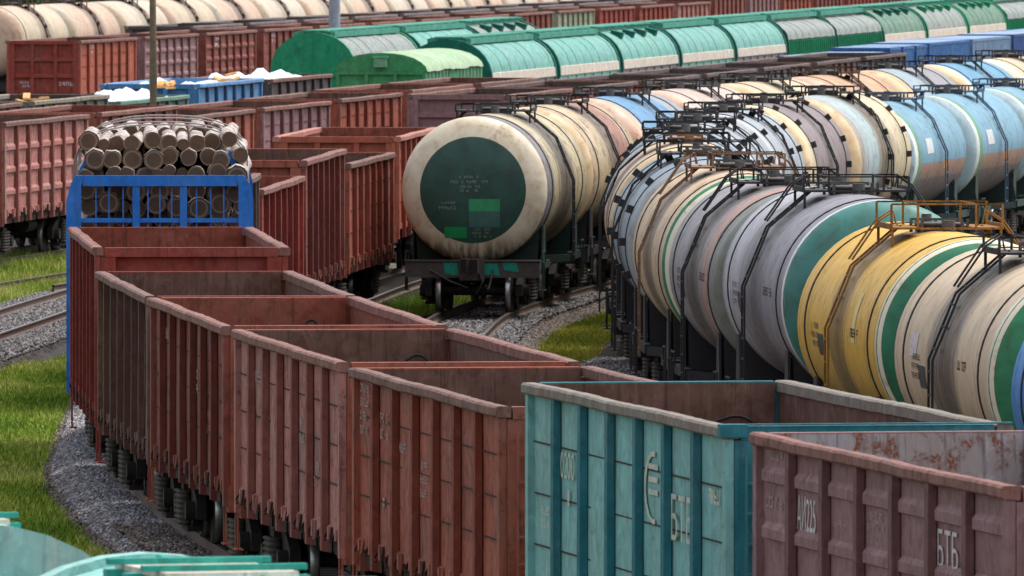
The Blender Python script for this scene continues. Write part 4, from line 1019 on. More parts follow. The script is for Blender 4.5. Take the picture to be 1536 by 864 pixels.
# light green covered wagon
x, d, ang = PD.car(PD.arc(428.0) + 6.7, 4.5)
CV = empty('covered_wagon', x, d, ang); tag(CV, 'light green covered wagon with arched pale roof and a box on its end', 'freight wagon')
P_LG = paint('paint_leaf_green', srgb(58, 142, 88), 0.15, 0.12, 0.2, dustcol=srgb(120, 160, 120), fade=0.2)
P_LGS = paint('paint_grey_leaf_green', srgb(112, 168, 132), 0.15, 0.2, 0.3, dustcol=srgb(150, 175, 150))
P_LGR = paint('roof_lichen_green', srgb(146, 176, 138), 0.12, 0.2, 0.12, dustcol=srgb(196, 205, 180), fade=0.5)
hl = 6.5
def cov_sec(hw, z0, zt, n=13): return [(hw * math.cos(math.pi * i / (n - 1)), z0 + (zt - z0) * math.sin(math.pi * i / (n - 1))) for i in range(n)]
mb = MB(); sec = cov_sec(1.62, 3.3, 3.92); vs = []; nx = 20; rr_ = random.Random(4)
for i in range(nx + 1):
    e = rr_.uniform(-0.05, 0.02)
    vs += [(-hl + 2 * hl * i / nx, y, z + (e if abs(y) > 1.4 else e * 0.2)) for y, z in sec]
m = len(sec); mb.add(vs, [(i * m + k, i * m + k + 1, (i + 1) * m + k + 1, (i + 1) * m + k) for i in range(nx) for k in range(m - 1)], 0, True)
put('roof', mb, P_LGR, CV)
for s in (-1, 1):
    mb = MB(); mb.box(-hl, hl, s * 1.44, s * 1.48, 1.3, 3.3)
    put('side_wall', mb, P_LGS, CV)
    for k in range(17):
        if k in (7, 8): continue
        xx = -hl + 0.12 + (2 * hl - 0.24) * k / 16
        q = MB(); q.prism([(xx - 0.11, s * 1.481), (xx - 0.06, s * 1.57), (xx + 0.06, s * 1.57), (xx + 0.11, s * 1.481)], 1.15, 3.28, 'z'); put('side_post', q, P_LGS, CV)
    mb = MB(); mb.box(-0.95, 0.95, s * 1.485, s * 1.53, 1.35, 3.2); mb.box(-0.2, 0.15, s * 1.531, s * 1.54, 1.4, 3.15); put('door', mb, P_LG, CV)
for e in (-1, 1):
    mb = MB(); mb.box(e * (hl - 0.05), e * hl, -1.44, 1.44, 1.2, 3.28); mb.prism(cov_sec(1.6, 3.29, 3.9), e * (hl - 0.06), e * (hl + 0.05), 'x')
    mb.box(e * hl, e * (hl + 0.09), -1.56, 1.56, 3.16, 3.285)
    for y in (-1.5, -0.5, 0.5, 1.5): mb.box(e * (hl + 0.001), e * (hl + 0.1), y - 0.06, y + 0.06, 1.1, 3.158)
    for z in (2.1, 1.3, 2.72): mb.prism([(e * (hl + 0.001), z + 0.09), (e * (hl + 0.04), z), (e * (hl + 0.001), z - 0.09)], -1.43, 1.43, 'y')
    put('end_wall', mb, P_LG, CV)
mb = MB(); mb.box(-hl - 0.26, -hl - 0.052, -0.22, 0.22, 3.42, 3.74); mb.box(-hl - 0.3, -hl - 0.052, -0.26, 0.26, 3.742, 3.78); put('end_box', mb, P_LGS, CV)
put('underframe', under_mb(13.0), M_BLACK, CV)
for e in (-1, 1): bogie(CV, e * 4.5, False)
couplers(CV, hl + 0.02)
# foreground hoppers, bottom left
P_TEALN = paint('roof_near_teal', srgb(138, 200, 192), 0.1, 0.25, 0.12, dustcol=srgb(205, 200, 190), fade=0.45)
P_TEALE = paint('end_near_teal', srgb(40, 156, 140), 0.1, 0.1, 0.15, dustcol=srgb(80, 160, 145), fade=0.2)
xn, dn, an = PN.car(PN.arc(93.0) - 8.1, 6)
N2 = hopper(xn, dn, an, 'out-of-focus teal hopper with roof hatches at the bottom left corner, nearer of the two', P_TEALN, P_TEALN, P_CREAM, P_TEALW, hatches=True, group='teal hoppers at the bottom left corner', zo=0.36, walk=P_CREAM, near=True, lidm=P_TEALE)
N1 = hopper(-4.3 - 2.2, 99.0 + 7.8, math.atan2(7.8, -2.2), 'out-of-focus teal hopper with a pale walkway at the left edge, farther of the two', P_TEALN, P_TEALN, P_CREAM, P_TEALW, near=True, lidm=P_TEALE, hatches=False, group='teal hoppers at the bottom left corner', zo=0.27)

# ================================================================== blue containers (I)
P_CB = paint('container_blue', srgb(48, 98, 156), 0.2, 0.2, 0.4, dustcol=srgb(110, 140, 180), fade=0.3)
P_CB2 = paint('container_dark_blue', srgb(42, 78, 136), 0.2, 0.2, 0.4, dustcol=srgb(90, 110, 150), fade=0.25)
P_CB3 = paint('container_steel_blue', srgb(104, 134, 166), 0.2, 0.2, 0.4, dustcol=srgb(150, 160, 175), fade=0.3)
P_CR = paint('container_roof_skylit_blue', srgb(136, 162, 196), 0.15, 0.15, 0.1, dustcol=srgb(150, 170, 200), fade=0.4)  # lighter than the sides: sky light on the roofs painted into the blue
def corr_mb(s, hl, z0, z1):
    mb = MB(); n = int(hl * 2 / 0.28); pts = []
    for k in range(n):
        x = -hl + 0.1 + (2 * hl - 0.2) * k / n; w = (2 * hl - 0.2) / n
        pts += [(x, 1.17), (x + w * 0.3, 1.17), (x + w * 0.5, 1.205), (x + w * 0.8, 1.205)]
    pts.append((hl - 0.1, 1.17)); pts = [(x, s * y) for x, y in pts]
    vs = [(x, y, z0) for x, y in pts] + [(x, y, z1) for x, y in pts]; m = len(pts)
    mb.add(vs, [(k, k + 1, m + k + 1, m + k) for k in range(m - 1)]); return mb
def container(x, d, ang, z, hl, hh, label, mat):
    root = empty('shipping_container', x, d, ang, z); tag(root, label, 'container', 'blue containers at the upper right')
    def fr():
        mb = MB()
        for e in (-1, 1):
            for s in (-1, 1): mb.box(e * hl, e * (hl - 0.14), s * 1.22, s * 1.1, 0, hh)
            mb.box(e * hl, e * (hl - 0.1), -1.098, 1.098, hh - 0.12, hh - 0.001); mb.box(e * hl, e * (hl - 0.1), -1.098, 1.098, 0, 0.14)
        for s in (-1, 1): mb.box(-hl + 0.141, hl - 0.141, s * 1.22, s * 1.12, 0, 0.14); mb.box(-hl + 0.141, hl - 0.141, s * 1.22, s * 1.12, hh - 0.1, hh - 0.001)
        return mb
    put('frame', cached(('container_frame', hl, hh), fr), mat, root)
    for s in (-1, 1): put('side_panel', cached(('side_panel', s, hl, hh), lambda: corr_mb(s, hl, 0.13, hh - 0.09)), mat, root)
    put('roof', cached(('container_roof', hl, hh), lambda: MB().box(-hl + 0.1, hl - 0.1, -1.1, 1.1, hh - 0.04, hh + 0.012)), P_CR, root)
    put('floor', cached(('container_floor', hl), lambda: MB().box(-hl + 0.15, hl - 0.15, -1.1, 1.1, 0.05, 0.1)), M_BLACK, root)
    def dr():
        mb = MB()
        for s in (-1, 1): mb.box(-hl + 0.03, -hl + 0.08, s * 0.01, s * 1.09, 0.15, hh - 0.13)
        for y in (-0.75, -0.3, 0.3, 0.75): mb.bar((-hl + 0.015, y, 0.16), (-hl + 0.015, y, hh - 0.14), 0.035)
        return mb
    put('end_panel', cached(('end_panel', hl, hh), lambda: MB().box(hl - 0.08, hl - 0.03, -1.09, 1.09, 0.15, hh - 0.13)), mat, root)
    put('door', cached(('container_door', hl, hh), dr), mat, root)
def flat_mb(hl):
    mb = MB(); mb.box(-hl, hl, -0.25, 0.25, 0.7, 1.05); mb.box(-hl, hl, -1.4, 1.4, 1.055, 1.15)
    for s in (-1, 1): mb.box(-hl, hl, s * 1.28, s * 1.42, 0.75, 1.05)
    return mb
a0 = PI.arc(481.0); a = a0; k = 0
flatno = 0
for (cl, hh, mat, lab) in ((6.1, 2.35, P_CB2, 'dark blue container, leftmost and lowest of the row'), (6.1, 2.35, P_CB2, 'dark blue container second from the left'), (3.0, 2.5, P_CB, 'short bright blue container left of the dark gaps'), (3.0, 2.5, P_CB, 'short bright blue container between the two dark gaps'), (3.0, 2.5, P_CB, 'short bright blue container right of the dark gaps'), (12.1, 2.55, P_CB, 'long bright blue container with light roof'), (12.1, 2.55, P_CB3, 'long steel-blue container beyond the bright blue one'), (12.1, 2.6, P_CB2, 'dark blue long container at the right edge'), (12.1, 2.6, P_CB3, 'steel-blue long container cut by the right edge')):
    x, d, ang = PI.car(a + cl / 2, cl * 0.35); container(x, d, ang, 1.155, cl / 2, hh - 0.42, lab, mat); a += cl + (0.8 if cl < 5 else 1.0)
aa = a0 + 6.9
while aa < a + 2:
    x, d, ang = PI.car(aa, 4.8); fw = empty('flat_wagon', x, d, ang); tag(fw, f'black flat wagon carrying the blue containers, {ordn[flatno]} from the left', 'freight wagon', 'flat wagons under the blue containers'); flatno += 1
    put('deck', cached(('flat_deck',), lambda: flat_mb(6.9)), M_BLACK, fw)
    for e in (-1, 1): bogie(fw, e * 4.8, False)
    aa += 14.3

# ================================================================== tank trains
CRM = srgb(208, 190, 150)
B_K1 = barrel_paint('barrel_k_ochre', srgb(190, 178, 140), bands=((-4.9, -4.25, srgb(118, 112, 116)), (-4.2, -3.2, srgb(120, 116, 122))), stain=0.9, stainw=2.0, streak=0.7, rustv=0.6, tint=srgb(140, 96, 66))
HD_K1 = disc_paint('head_green_disc', srgb(214, 203, 180), srgb(40, 76, 66), 1.2, cz=2.75, lowstain=0.85)
B_BLUE2 = barrel_paint('barrel_sky_blue', srgb(88, 140, 178), bands=((-4.9, -4.0, srgb(206, 178, 150)), (2.6, 4.9, srgb(150, 156, 165))), stain=0.35, streak=0.35)
B_CRM = barrel_paint('barrel_cream_a', srgb(202, 184, 152), stain=0.6, stainw=1.5, streak=0.5, tint=srgb(186, 136, 100))
B_PINK = barrel_paint('barrel_pinkish', srgb(198, 178, 166), stain=0.5, streak=0.5, tint=srgb(180, 122, 112))
B_RTN = barrel_paint('barrel_rusty_cream', srgb(190, 170, 138), bands=((-3.4, -0.9, srgb(196, 176, 140)), (0.6, 3.4, srgb(158, 108, 84))), stain=0.7, stainw=1.4, streak=0.8, rustv=0.8, tint=srgb(140, 86, 62))
B_TAN = barrel_paint('barrel_tan', srgb(198, 156, 120), stain=0.5, streak=0.5, tint=srgb(164, 100, 66))
B_LGB = barrel_paint('barrel_grey_blue', srgb(150, 168, 176), bands=((-4.9, -3.9, srgb(216, 176, 128)), (1.0, 4.9, srgb(150, 148, 152))), stain=0.5, streak=0.4, tint=srgb(112, 120, 128))
B_SKY = barrel_paint('barrel_bright_sky', srgb(88, 148, 180), bands=((-4.9, -4.2, srgb(228, 214, 178)), (-4.5, -4.2, srgb(225, 225, 215))), stain=0.3, streak=0.3, tint=srgb(80, 120, 150))
H_CRM = disc_paint('head_cream', srgb(214, 190, 152), srgb(206, 182, 142), 1.0)
H_PINK = disc_paint('head_pinkish', srgb(214, 180, 160), srgb(208, 172, 152), 1.0)
GK = 'tank wagons of the middle train led by the green-disc tank'
K1 = place_tank(PK, 285.8, 'cream tank wagon with a dark green disc on its end, facing the camera', barrel=B_K1, head=HD_K1, head2=H_CRM, Rr=1.65, cz=2.75, near=True, straps=(-3.7, 3.7), strapm=M_DARKST, frame=M_GREENST, beam=plain('grimy_beam', (0.075, 0.06, 0.055), 0.6, 8, 0.8, other=(0.03, 0.027, 0.026)), group=GK, half=0.9, rails=0.34)
K1.children[0].name = 'barrel'
def head_patch(root, y0, y1, z0, z1, mat, name, Rr=1.65, cz=2.75, hl=4.9, dep=0.52, off=0.006):
    mb = MB(); n = 8; vs = []
    for i in range(n + 1):
        for k in range(n + 1):
            y = y0 + (y1 - y0) * i / n; z = z0 + (z1 - z0) * k / n; vs.append((-head_x(Rr, hl, dep, y, z) - off, y, cz + z))
    mb.add(vs, [(i * (n + 1) + k, i * (n + 1) + k + 1, (i + 1) * (n + 1) + k + 1, (i + 1) * (n + 1) + k) for i in range(n) for k in range(n)]); return put(name, mb, mat, root)
def head_stencil(root, seed, yc, zc, w, h, rows, Rr=1.65, cz=2.75):
    mb = stencil(seed, w, h, rows); mb.v = [(-head_x(Rr, 4.9, 0.52, yc - u, zc + v) - 0.012 - e, yc - u, cz + zc + v) for u, v, e in mb.v]
    return put('lettering', mb, plain('pale_grey_stencil', srgb(120, 140, 130), 0.7, 14, 0.7), root)
M_PG1 = plain('patch_green', srgb(52, 140, 92), 0.4, 4, 0.6); M_PG2 = plain('patch_grey_green', srgb(62, 98, 92), 0.4, 4, 0.6); M_PG3 = plain('patch_vivid_green', srgb(20, 134, 74), 0.3, 4, 0.6)
head_patch(K1, -0.62, 0.08, -0.48, -0.2, M_PG1, 'paint_patch'); head_patch(K1, -0.62, 0.08, -0.84, -0.485, M_PG2, 'paint_patch'); head_patch(K1, 0.13, 0.64, -1.08, -0.83, M_PG3, 'paint_patch')
head_stencil(K1, 81, 0.1, 0.28, 0.42, 0.09, 1); head_stencil(K1, 82, 0.08, 0.17, 0.84, 0.1, 1); head_stencil(K1, 83, 0.06, 0.02, 0.44, 0.18, 2)
head_stencil(K1, 84, 0.55, -0.3, 0.3, 0.09, 1); head_stencil(K1, 85, 0.5, -0.42, 0.52, 0.11, 1); head_stencil(K1, 86, -0.2, -0.98, 0.42, 0.24, 3)
# teal flakes on the buffer beam
for y0, y1, z0, z1 in ((0.3, 0.62, 0.82, 1.12), (-0.62, -0.05, 0.82, 1.1), (-1.05, -0.72, 0.9, 1.12)):
    mb = MB(); mb.prism([(y0, z0), (y1, z0 + 0.05), (y1 + 0.04, z1), (y0 + 0.05, z1)], -5.418, -5.412, 'x'); put('teal_flake', mb, plain('flaking_teal', srgb(20, 130, 112), 0.5, 12, 0.6), K1)
mb = MB(); mb.tube([(-5.45, 0.95, 0.95), (-5.5, 0.5, 0.7), (-5.45, 0.1, 0.55)], 0.025, 6); put('brake_pipe', mb, M_DARKST, K1)
mb = MB(); mb.tube([(-5.45, -0.1, 1.0), (-5.55, -0.25, 0.7), (-5.5, -0.1, 0.4)], 0.03, 6)
put('brake_pipe', mb, M_DARKST, K1)
specK = [(B_RTN, H_CRM, 'cream tank wagon with heavy rust-brown stains right behind the green-disc tank'), (B_BLUE2, H_PINK, 'sky-blue tank wagon with a pinkish end, third in the green-disc tank train'), (B_PINK, H_PINK, 'pinkish cream tank wagon fourth in the green-disc tank train'), (B_CRM, H_CRM, 'cream tank wagon fifth in the green-disc tank train'),
         (B_TAN, H_PINK, 'tan and rust-stained tank wagon in the upper right'), (B_LGB, H_CRM, 'grey-blue tank wagon with a cream end band, in the upper right'), (B_SKY, H_CRM, 'bright sky-blue tank wagon with cream end band, in the upper right'), (B_CRM, disc_paint('head_white_ring', srgb(226, 218, 196), srgb(92, 160, 190), 1.1), 'cream tank wagon at the upper right edge')]
for k, (b, h_, lab) in enumerate(specK):
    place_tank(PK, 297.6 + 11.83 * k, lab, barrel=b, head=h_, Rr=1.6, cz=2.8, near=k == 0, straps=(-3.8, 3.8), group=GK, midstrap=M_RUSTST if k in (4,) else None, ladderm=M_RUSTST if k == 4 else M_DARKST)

# big curving tank train (L)
GL = 'tank wagons of the curving train on the right'
TEALG = srgb(70, 130, 124); GRN = srgb(40, 112, 82)
B_BL0 = barrel_paint('barrel_strong_blue', srgb(50, 136, 206), stain=0.2, streak=0.2, tint=srgb(40, 90, 140))
B_CR1 = barrel_paint('barrel_cream_b', srgb(212, 190, 158), bands=((-4.9, -4.55, srgb(228, 214, 190)),), stain=0.92, stainw=1.7, streak=0.35, rustv=0.15, tint=srgb(200, 160, 128))
B_YEL = barrel_paint('barrel_yellow', srgb(226, 178, 60), bands=((-4.9, -4.72, srgb(232, 220, 180)),), stain=0.7, stainw=1.1, streak=0.3, rustv=0.2, tint=srgb(200, 140, 50))
B_GRY = barrel_paint('barrel_grey', srgb(140, 140, 148), bands=((-4.9, -4.6, srgb(228, 228, 226)), (2.2, 4.7, srgb(186, 188, 194))), stain=0.5, stainw=1.6, streak=0.4, tint=srgb(104, 102, 108))
B_GMA = barrel_paint('barrel_grey_maroon', srgb(148, 138, 136), bands=((-3.5, -2.4, srgb(180, 140, 126)), (-4.9, -3.5, srgb(128, 130, 126)), (0.8, 4.9, srgb(158, 156, 160))), stain=0.85, stainw=1.8, streak=0.5, tint=srgb(110, 84, 80))
B_CR2 = barrel_paint('barrel_cream_c', srgb(212, 186, 150), bands=((-4.9, -4.6, srgb(226, 220, 188)),), stain=0.8, stainw=1.7, streak=0.55, rustv=0.45, tint=srgb(170, 120, 92))
B_BGR = barrel_paint('barrel_blue_grey', srgb(138, 154, 168), stain=0.4, streak=0.45, tint=srgb(88, 96, 108))
B_GR2 = barrel_paint('barrel_silver_grey', srgb(156, 164, 172), bands=((-4.9, -4.1, srgb(200, 204, 206)),), stain=0.4, streak=0.45, tint=srgb(96, 104, 114))
B_MAU = barrel_paint('barrel_sooty_mauve', srgb(128, 114, 114), bands=((-4.9, -3.6, srgb(212, 196, 160)),), stain=0.5, streak=0.4, tint=srgb(92, 76, 76))
B_CLB = barrel_paint('barrel_cream_to_blue', srgb(206, 192, 158), bands=((-4.0, -1.2, srgb(164, 182, 184)), (-4.9, -4.0, srgb(168, 160, 150))), stain=0.85, stainw=1.6, streak=0.5, rustv=0.35, tint=srgb(176, 134, 104))
B_STRB = barrel_paint('barrel_blue_striped', srgb(110, 158, 180), bands=((-4.9, -4.35, srgb(228, 232, 226)), (-4.35, -3.75, srgb(92, 150, 116))), zsplit=((2.1, 2.5, srgb(158, 128, 112)), (0.0, 2.1, srgb(120, 114, 114))), streak=0.35, rustv=0.3, tint=srgb(110, 130, 140))
H_GRN = disc_paint('head_green', srgb(46, 120, 90), srgb(40, 112, 82), 1.2, lowstain=0.3, white=(1.5, 1.56, srgb(226, 214, 190)))
H_GRY2 = disc_paint('head_green_low', srgb(46, 120, 90), srgb(40, 112, 82), 1.2, lowstain=0.3, cz=2.65, white=(1.55, 1.6, srgb(226, 214, 190)))
H_GRC = disc_paint('head_green_cream', srgb(52, 136, 96), srgb(46, 128, 90), 1.2, lowstain=0.3, cz=2.6, white=(1.55, 1.6, srgb(226, 214, 190)))
H_TEA = disc_paint('head_teal', TEALG, srgb(66, 126, 122), 1.2, lowstain=0.3)
H_GGR = disc_paint('head_grey_green', srgb(124, 130, 122), srgb(116, 124, 118), 1.2, lowstain=0.4)
H_WGR = disc_paint('head_green_in_white', srgb(60, 128, 92), srgb(60, 122, 90), 1.3, lowstain=0.3, white=(1.43, 1.56, srgb(228, 222, 196)))
H_GRY = disc_paint('head_grey', srgb(160, 166, 172), srgb(146, 154, 162), 1.1)
H_STR = disc_paint('head_grey_green_dark', srgb(150, 176, 186), srgb(120, 150, 160), 1.1)
YST = paint('yellow_steelwork', srgb(150, 104, 36), 0.6, 0.2, 0.5); TAN_ST = paint('tan_steelwork', srgb(140, 106, 74), 0.6, 0.3, 0.5); BLST = paint('blue_steelwork', srgb(58, 92, 118), 0.3, 0.15, 0.4)
specL = [(168.5, B_BL0, H_GRN, 'blue tank wagon cut by the right edge', dict(cz=2.5)),
         (180.5, B_CR1, H_GRC, 'cream tank wagon with black spill streaks and green end, beside the yellow one', dict(cz=2.6)),
         (192.2, B_YEL, H_GRY2, 'yellow tank wagon with yellow railings and a dark green end', dict(ladderm=YST, rails=0.42, half=0.9, cz=2.65)),
         (203.8, B_GRY, H_TEA, 'grey and white tank wagon with a teal end, left of the yellow one', dict(Rr=1.63, cz=2.92)),
         (215.5, B_GMA, H_GGR, 'grey and dusky pink tank wagon second left of the yellow one', {}),
         (227.2, B_CR2, H_WGR, 'cream tank wagon with tan steelwork and a white-and-green end ring, left of the pink one', dict(ladderm=TAN_ST, rails=0.3)),
         (239.1, B_BGR, H_GRY, 'blue-grey tank wagon with studded straps at the leftmost bulge of the curve', dict(blocks=True, straps=(-3.7, 0.8, 3.7))),
         (251.1, B_CR2, H_CRM, 'cream tank wagon with tan top fittings seen over the blue-grey one', dict(domem=TAN_ST)),
         (263.1, B_BGR, H_GRY, 'blue-grey tank wagon just beyond the tan top fittings', dict(blocks=True, straps=(-3.7, 3.7))),
         (275.1, B_GR2, H_GRY, 'silver-grey tank wagon with studded straps, nearer of two', dict(blocks=True, straps=(-3.6, 0.5, 3.7))),
         (287.0, B_GR2, H_GRY, 'silver-grey tank wagon with studded straps, farther of two', dict(blocks=True, straps=(-3.6, 0.5, 3.7))),
         (298.8, B_MAU, H_CRM, 'sooty mauve tank wagon with a cream end band', dict(blocks=True, straps=(-3.6, 3.7))),
         (310.6, B_CLB, H_CRM, 'cream to pale blue tank wagon left of the striped blue tanks', dict(blocks=True, straps=(0.3, 3.9))),
         (322.4, B_STRB, H_STR, 'blue tank wagon with brown and grey lower stripes, leftmost of the striped ones', dict(Rr=1.42, cz=2.64, straps=(), ladderm=BLST, frame=M_GREENST)),
         (334.2, B_STRB, H_STR, 'blue tank wagon with brown and grey lower stripes, middle of the striped ones', dict(Rr=1.42, cz=2.64, straps=(), ladderm=BLST, frame=M_GREENST)),
         (346.0, B_STRB, H_STR, 'blue tank wagon with brown and grey lower stripes, at the right edge', dict(Rr=1.42, cz=2.64, straps=(), ladderm=BLST, frame=M_GREENST))]
LW = []
for cd, b, h_, lab, kw in specL:
    kw = dict(dict(Rr=1.61, cz=2.8), **kw)
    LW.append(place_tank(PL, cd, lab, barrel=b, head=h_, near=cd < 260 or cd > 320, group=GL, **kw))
# painted plates and marks on the near barrels (left side)
def barrel_patch(root, x0, x1, a0, a1, mat, name, Rr=1.55, cz=2.85):
    mb = MB(); n = 6; vs = []
    for i in range(2):
        for k in range(n + 1):
            a = R(a0 + (a1 - a0) * k / n); vs.append((x0 if i == 0 else x1, (Rr + 0.006) * math.cos(a), cz + (Rr + 0.006) * math.sin(a)))
    mb.add(vs, [(k, k + 1, n + 2 + k, n + 1 + k) for k in range(n)], 0, True); return put(name, mb, mat, root)
def barrel_stencil(root, seed, xc, ac, w, h, rows, mat, Rr=1.55, cz=2.85, side=1):
    mb = stencil(seed, w, h, rows); q = []
    for u, v, e in mb.v:
        a = R(ac) + v / Rr; a = a if side > 0 else math.pi - a
        q.append((xc - side * u, (Rr + 0.009 + e) * math.cos(a), cz + (Rr + 0.009 + e) * math.sin(a)))
    mb.v = q; return put('lettering', mb, mat, root)
M_DKST = plain('black_stencil', (0.04, 0.04, 0.042), 0.4, 20, 0.7); M_PLATE = plain('dark_plate', (0.05, 0.05, 0.05), 0.5, 14, 0.6)
for root, sd_ in ((LW[1], 1), (LW[2], 2), (LW[3], 3), (LW[4], 4)):
    rr_, cc_ = {1: (1.61, 2.6), 2: (1.61, 2.65), 3: (1.63, 2.92), 4: (1.61, 2.8)}[sd_]
    barrel_stencil(root, 90 + sd_, 2.6, -4, 0.9, 0.42, 3, M_DKST, rr_, cc_); barrel_patch(root, 1.6, 2.3, -14, -2, M_PLATE, 'data_plate', rr_, cc_); barrel_stencil(root, 95 + sd_, -2.4, 2, 1.2, 0.22, 1, M_DKST, rr_, cc_)
barrel_patch(LW[2], -2.3, -1.9, -2, 26, plain('cream_patch', srgb(226, 204, 140), 0.3, 6), 'paint_patch', 1.61, 2.65); barrel_patch(LW[1], 2.5, 3.3, 2, 14, M_WHITE, 'paint_patch', 1.61, 2.6)
for w in LW[13:]:
    barrel_patch(w, -2.6, -1.4, 180 - 20, 180 - 4 + 0, plain('pale_panel', srgb(200, 205, 205), 0.35, 5), 'paint_patch', 1.42, 2.64)
    barrel_patch(w, 0.6, 1.6, 180 + 6, 180 + 14, plain('ochre_panel', srgb(200, 140, 60), 0.35, 5), 'paint_patch', 1.42, 2.64)
# orange spill of wrapping on the tan tank
# ================================================================== poles
mb = MB(); mb.tube([(0, 0, -0.3), (0.02, 0, 4), (0.0, 0, 8), (0.03, 0, 12.5)], 0.1, 12, rr=[0.13, 0.115, 0.105, 0.09])
wp = put('wooden_pole', mb, plain('weathered_wood_pole', srgb(132, 118, 96), 0.6, 6, 0.9, other=srgb(92, 80, 64))); wp.location = (-10.38, 360, 0); tag(wp, 'weathered wooden pole rising in front of the white-loaded wagons', 'pole')
mb = MB(); mb.bar((0.1, 0, 7.55), (0.3, -0.1, 7.6), 0.04); mb.lathe([(-0.1, 0.06), (-0.02, 0.12), (0.1, 0.13), (0.16, 0.09), (0.17, 0.001)], 14, 'z', (0.32, -0.12, 7.6), 1); mb.box(0.18, 0.42, -0.2, -0.04, 7.3, 7.48)
put('lamp', mb, [M_DARKST, plain('white_lamp_glass', (0.75, 0.75, 0.76), 0.2, 8, 0.3)], wp)
mb = MB(); mb.tube([(0, 0, -0.3), (0, 0, 6), (0, 0, 14)], 0.2, 14, rr=[0.25, 0.235, 0.22])
sp = put('steel_mast', mb, paint('mast_blue_grey', srgb(150, 158, 172), 0.1, 0.3, 0.15, dustcol=srgb(170, 172, 178))); sp.location = (-7.4, 520, 0); tag(sp, 'thick blue-grey steel mast behind the green-ended hopper', 'mast')

# ================================================================== ground, track
def ground_mat():
    s = NB('yard_ground'); c = s.tc.outputs['Object']
    big = s.noise(0.06, 5, vec=c); mid = s.noise(0.6, 6, vec=c); st = s.n('TexVoronoi'); st.inputs['Scale'].default_value = 14; s.l(c, st.inputs['Vector']); fine = s.noise(30, 4, vec=c)
    gr = s.mix(s.ramp(mid, 0.35, 0.65), (0.10, 0.085, 0.065), (0.17, 0.145, 0.13)); gr = s.mix(s.ramp(fine, 0.4, 0.65, 0, 0.7), gr, (0.05, 0.042, 0.036))
    gs = s.mix(s.ramp(mid, 0.3, 0.7), (0.045, 0.075, 0.014), (0.10, 0.12, 0.02))
    x, y, z = s.xyz(c)
    f = s.ramp(s.math('ADD', big, s.math('MULTIPLY', mid, 0.35)), 0.52, 0.66)
    col = s.mix(f, gs, gr); s.bump(fine, 0.5, 0.04); return s.done(col, 0.95, 0, 0.1)
def ballast_mat():
    s = NB('grey_ballast'); c = s.tc.outputs['Object']; st = s.n('TexVoronoi'); st.inputs['Scale'].default_value = 13; s.l(c, st.inputs['Vector'])
    big = s.noise(0.5, 5, vec=c); col = s.mix(s.ramp(st.outputs['Distance'], 0.0, 0.7), (0.15, 0.145, 0.15), (0.03, 0.028, 0.028))
    sep = s.n('SeparateColor'); s.l(st.outputs['Color'], sep.inputs[0]); col = s.mix(s.math('MULTIPLY', sep.outputs[0], 0.7), col, (0.10, 0.09, 0.088))
    col = s.mix(s.ramp(big, 0.42, 0.66, 0, 0.8), col, (0.085, 0.062, 0.05)); s.bump(st.outputs['Distance'], 0.4, 0.03); return s.done(col, 0.95, 0, 0.15)
def dirt_mat():
    s = NB('dirty_ballast'); c = s.tc.outputs['Object']; st = s.n('TexVoronoi'); st.inputs['Scale'].default_value = 15; s.l(c, st.inputs['Vector'])
    big = s.noise(0.5, 5, vec=c); fine = s.noise(26, 4, vec=c); col = s.mix(s.ramp(st.outputs['Distance'], 0.0, 0.7), (0.15, 0.12, 0.10), (0.03, 0.024, 0.02))
    col = s.mix(s.ramp(fine, 0.4, 0.65, 0, 0.7), col, (0.055, 0.042, 0.035)); col = s.mix(s.ramp(big, 0.5, 0.66, 0, 0.6), col, (0.07, 0.075, 0.025))
    s.bump(st.outputs['Distance'], 0.4, 0.03); return s.done(col, 0.95, 0, 0.15)
M_GROUND, M_BALL, M_DIRT = ground_mat(), ballast_mat(), dirt_mat()
M_SLEEP = plain('oily_sleeper', (0.05, 0.04, 0.033), 0.5, 6, 0.9); M_RAIL = plain('rusty_rail', (0.12, 0.08, 0.062), 0.4, 4, 0.7); M_RTOP = plain('worn_rail_head', (0.16, 0.14, 0.13), 0.4, 4, 0.4, 0.7)
GZ = -0.5
mb = MB(); n = 40; vs = []
mb.add([(-400, -10, GZ), (400, -10, GZ), (600, 1480, GZ), (-600, 1480, GZ)], [(0, 1, 2, 3)])
tag(put('ground', mb, M_GROUND), None, None, kind='structure')
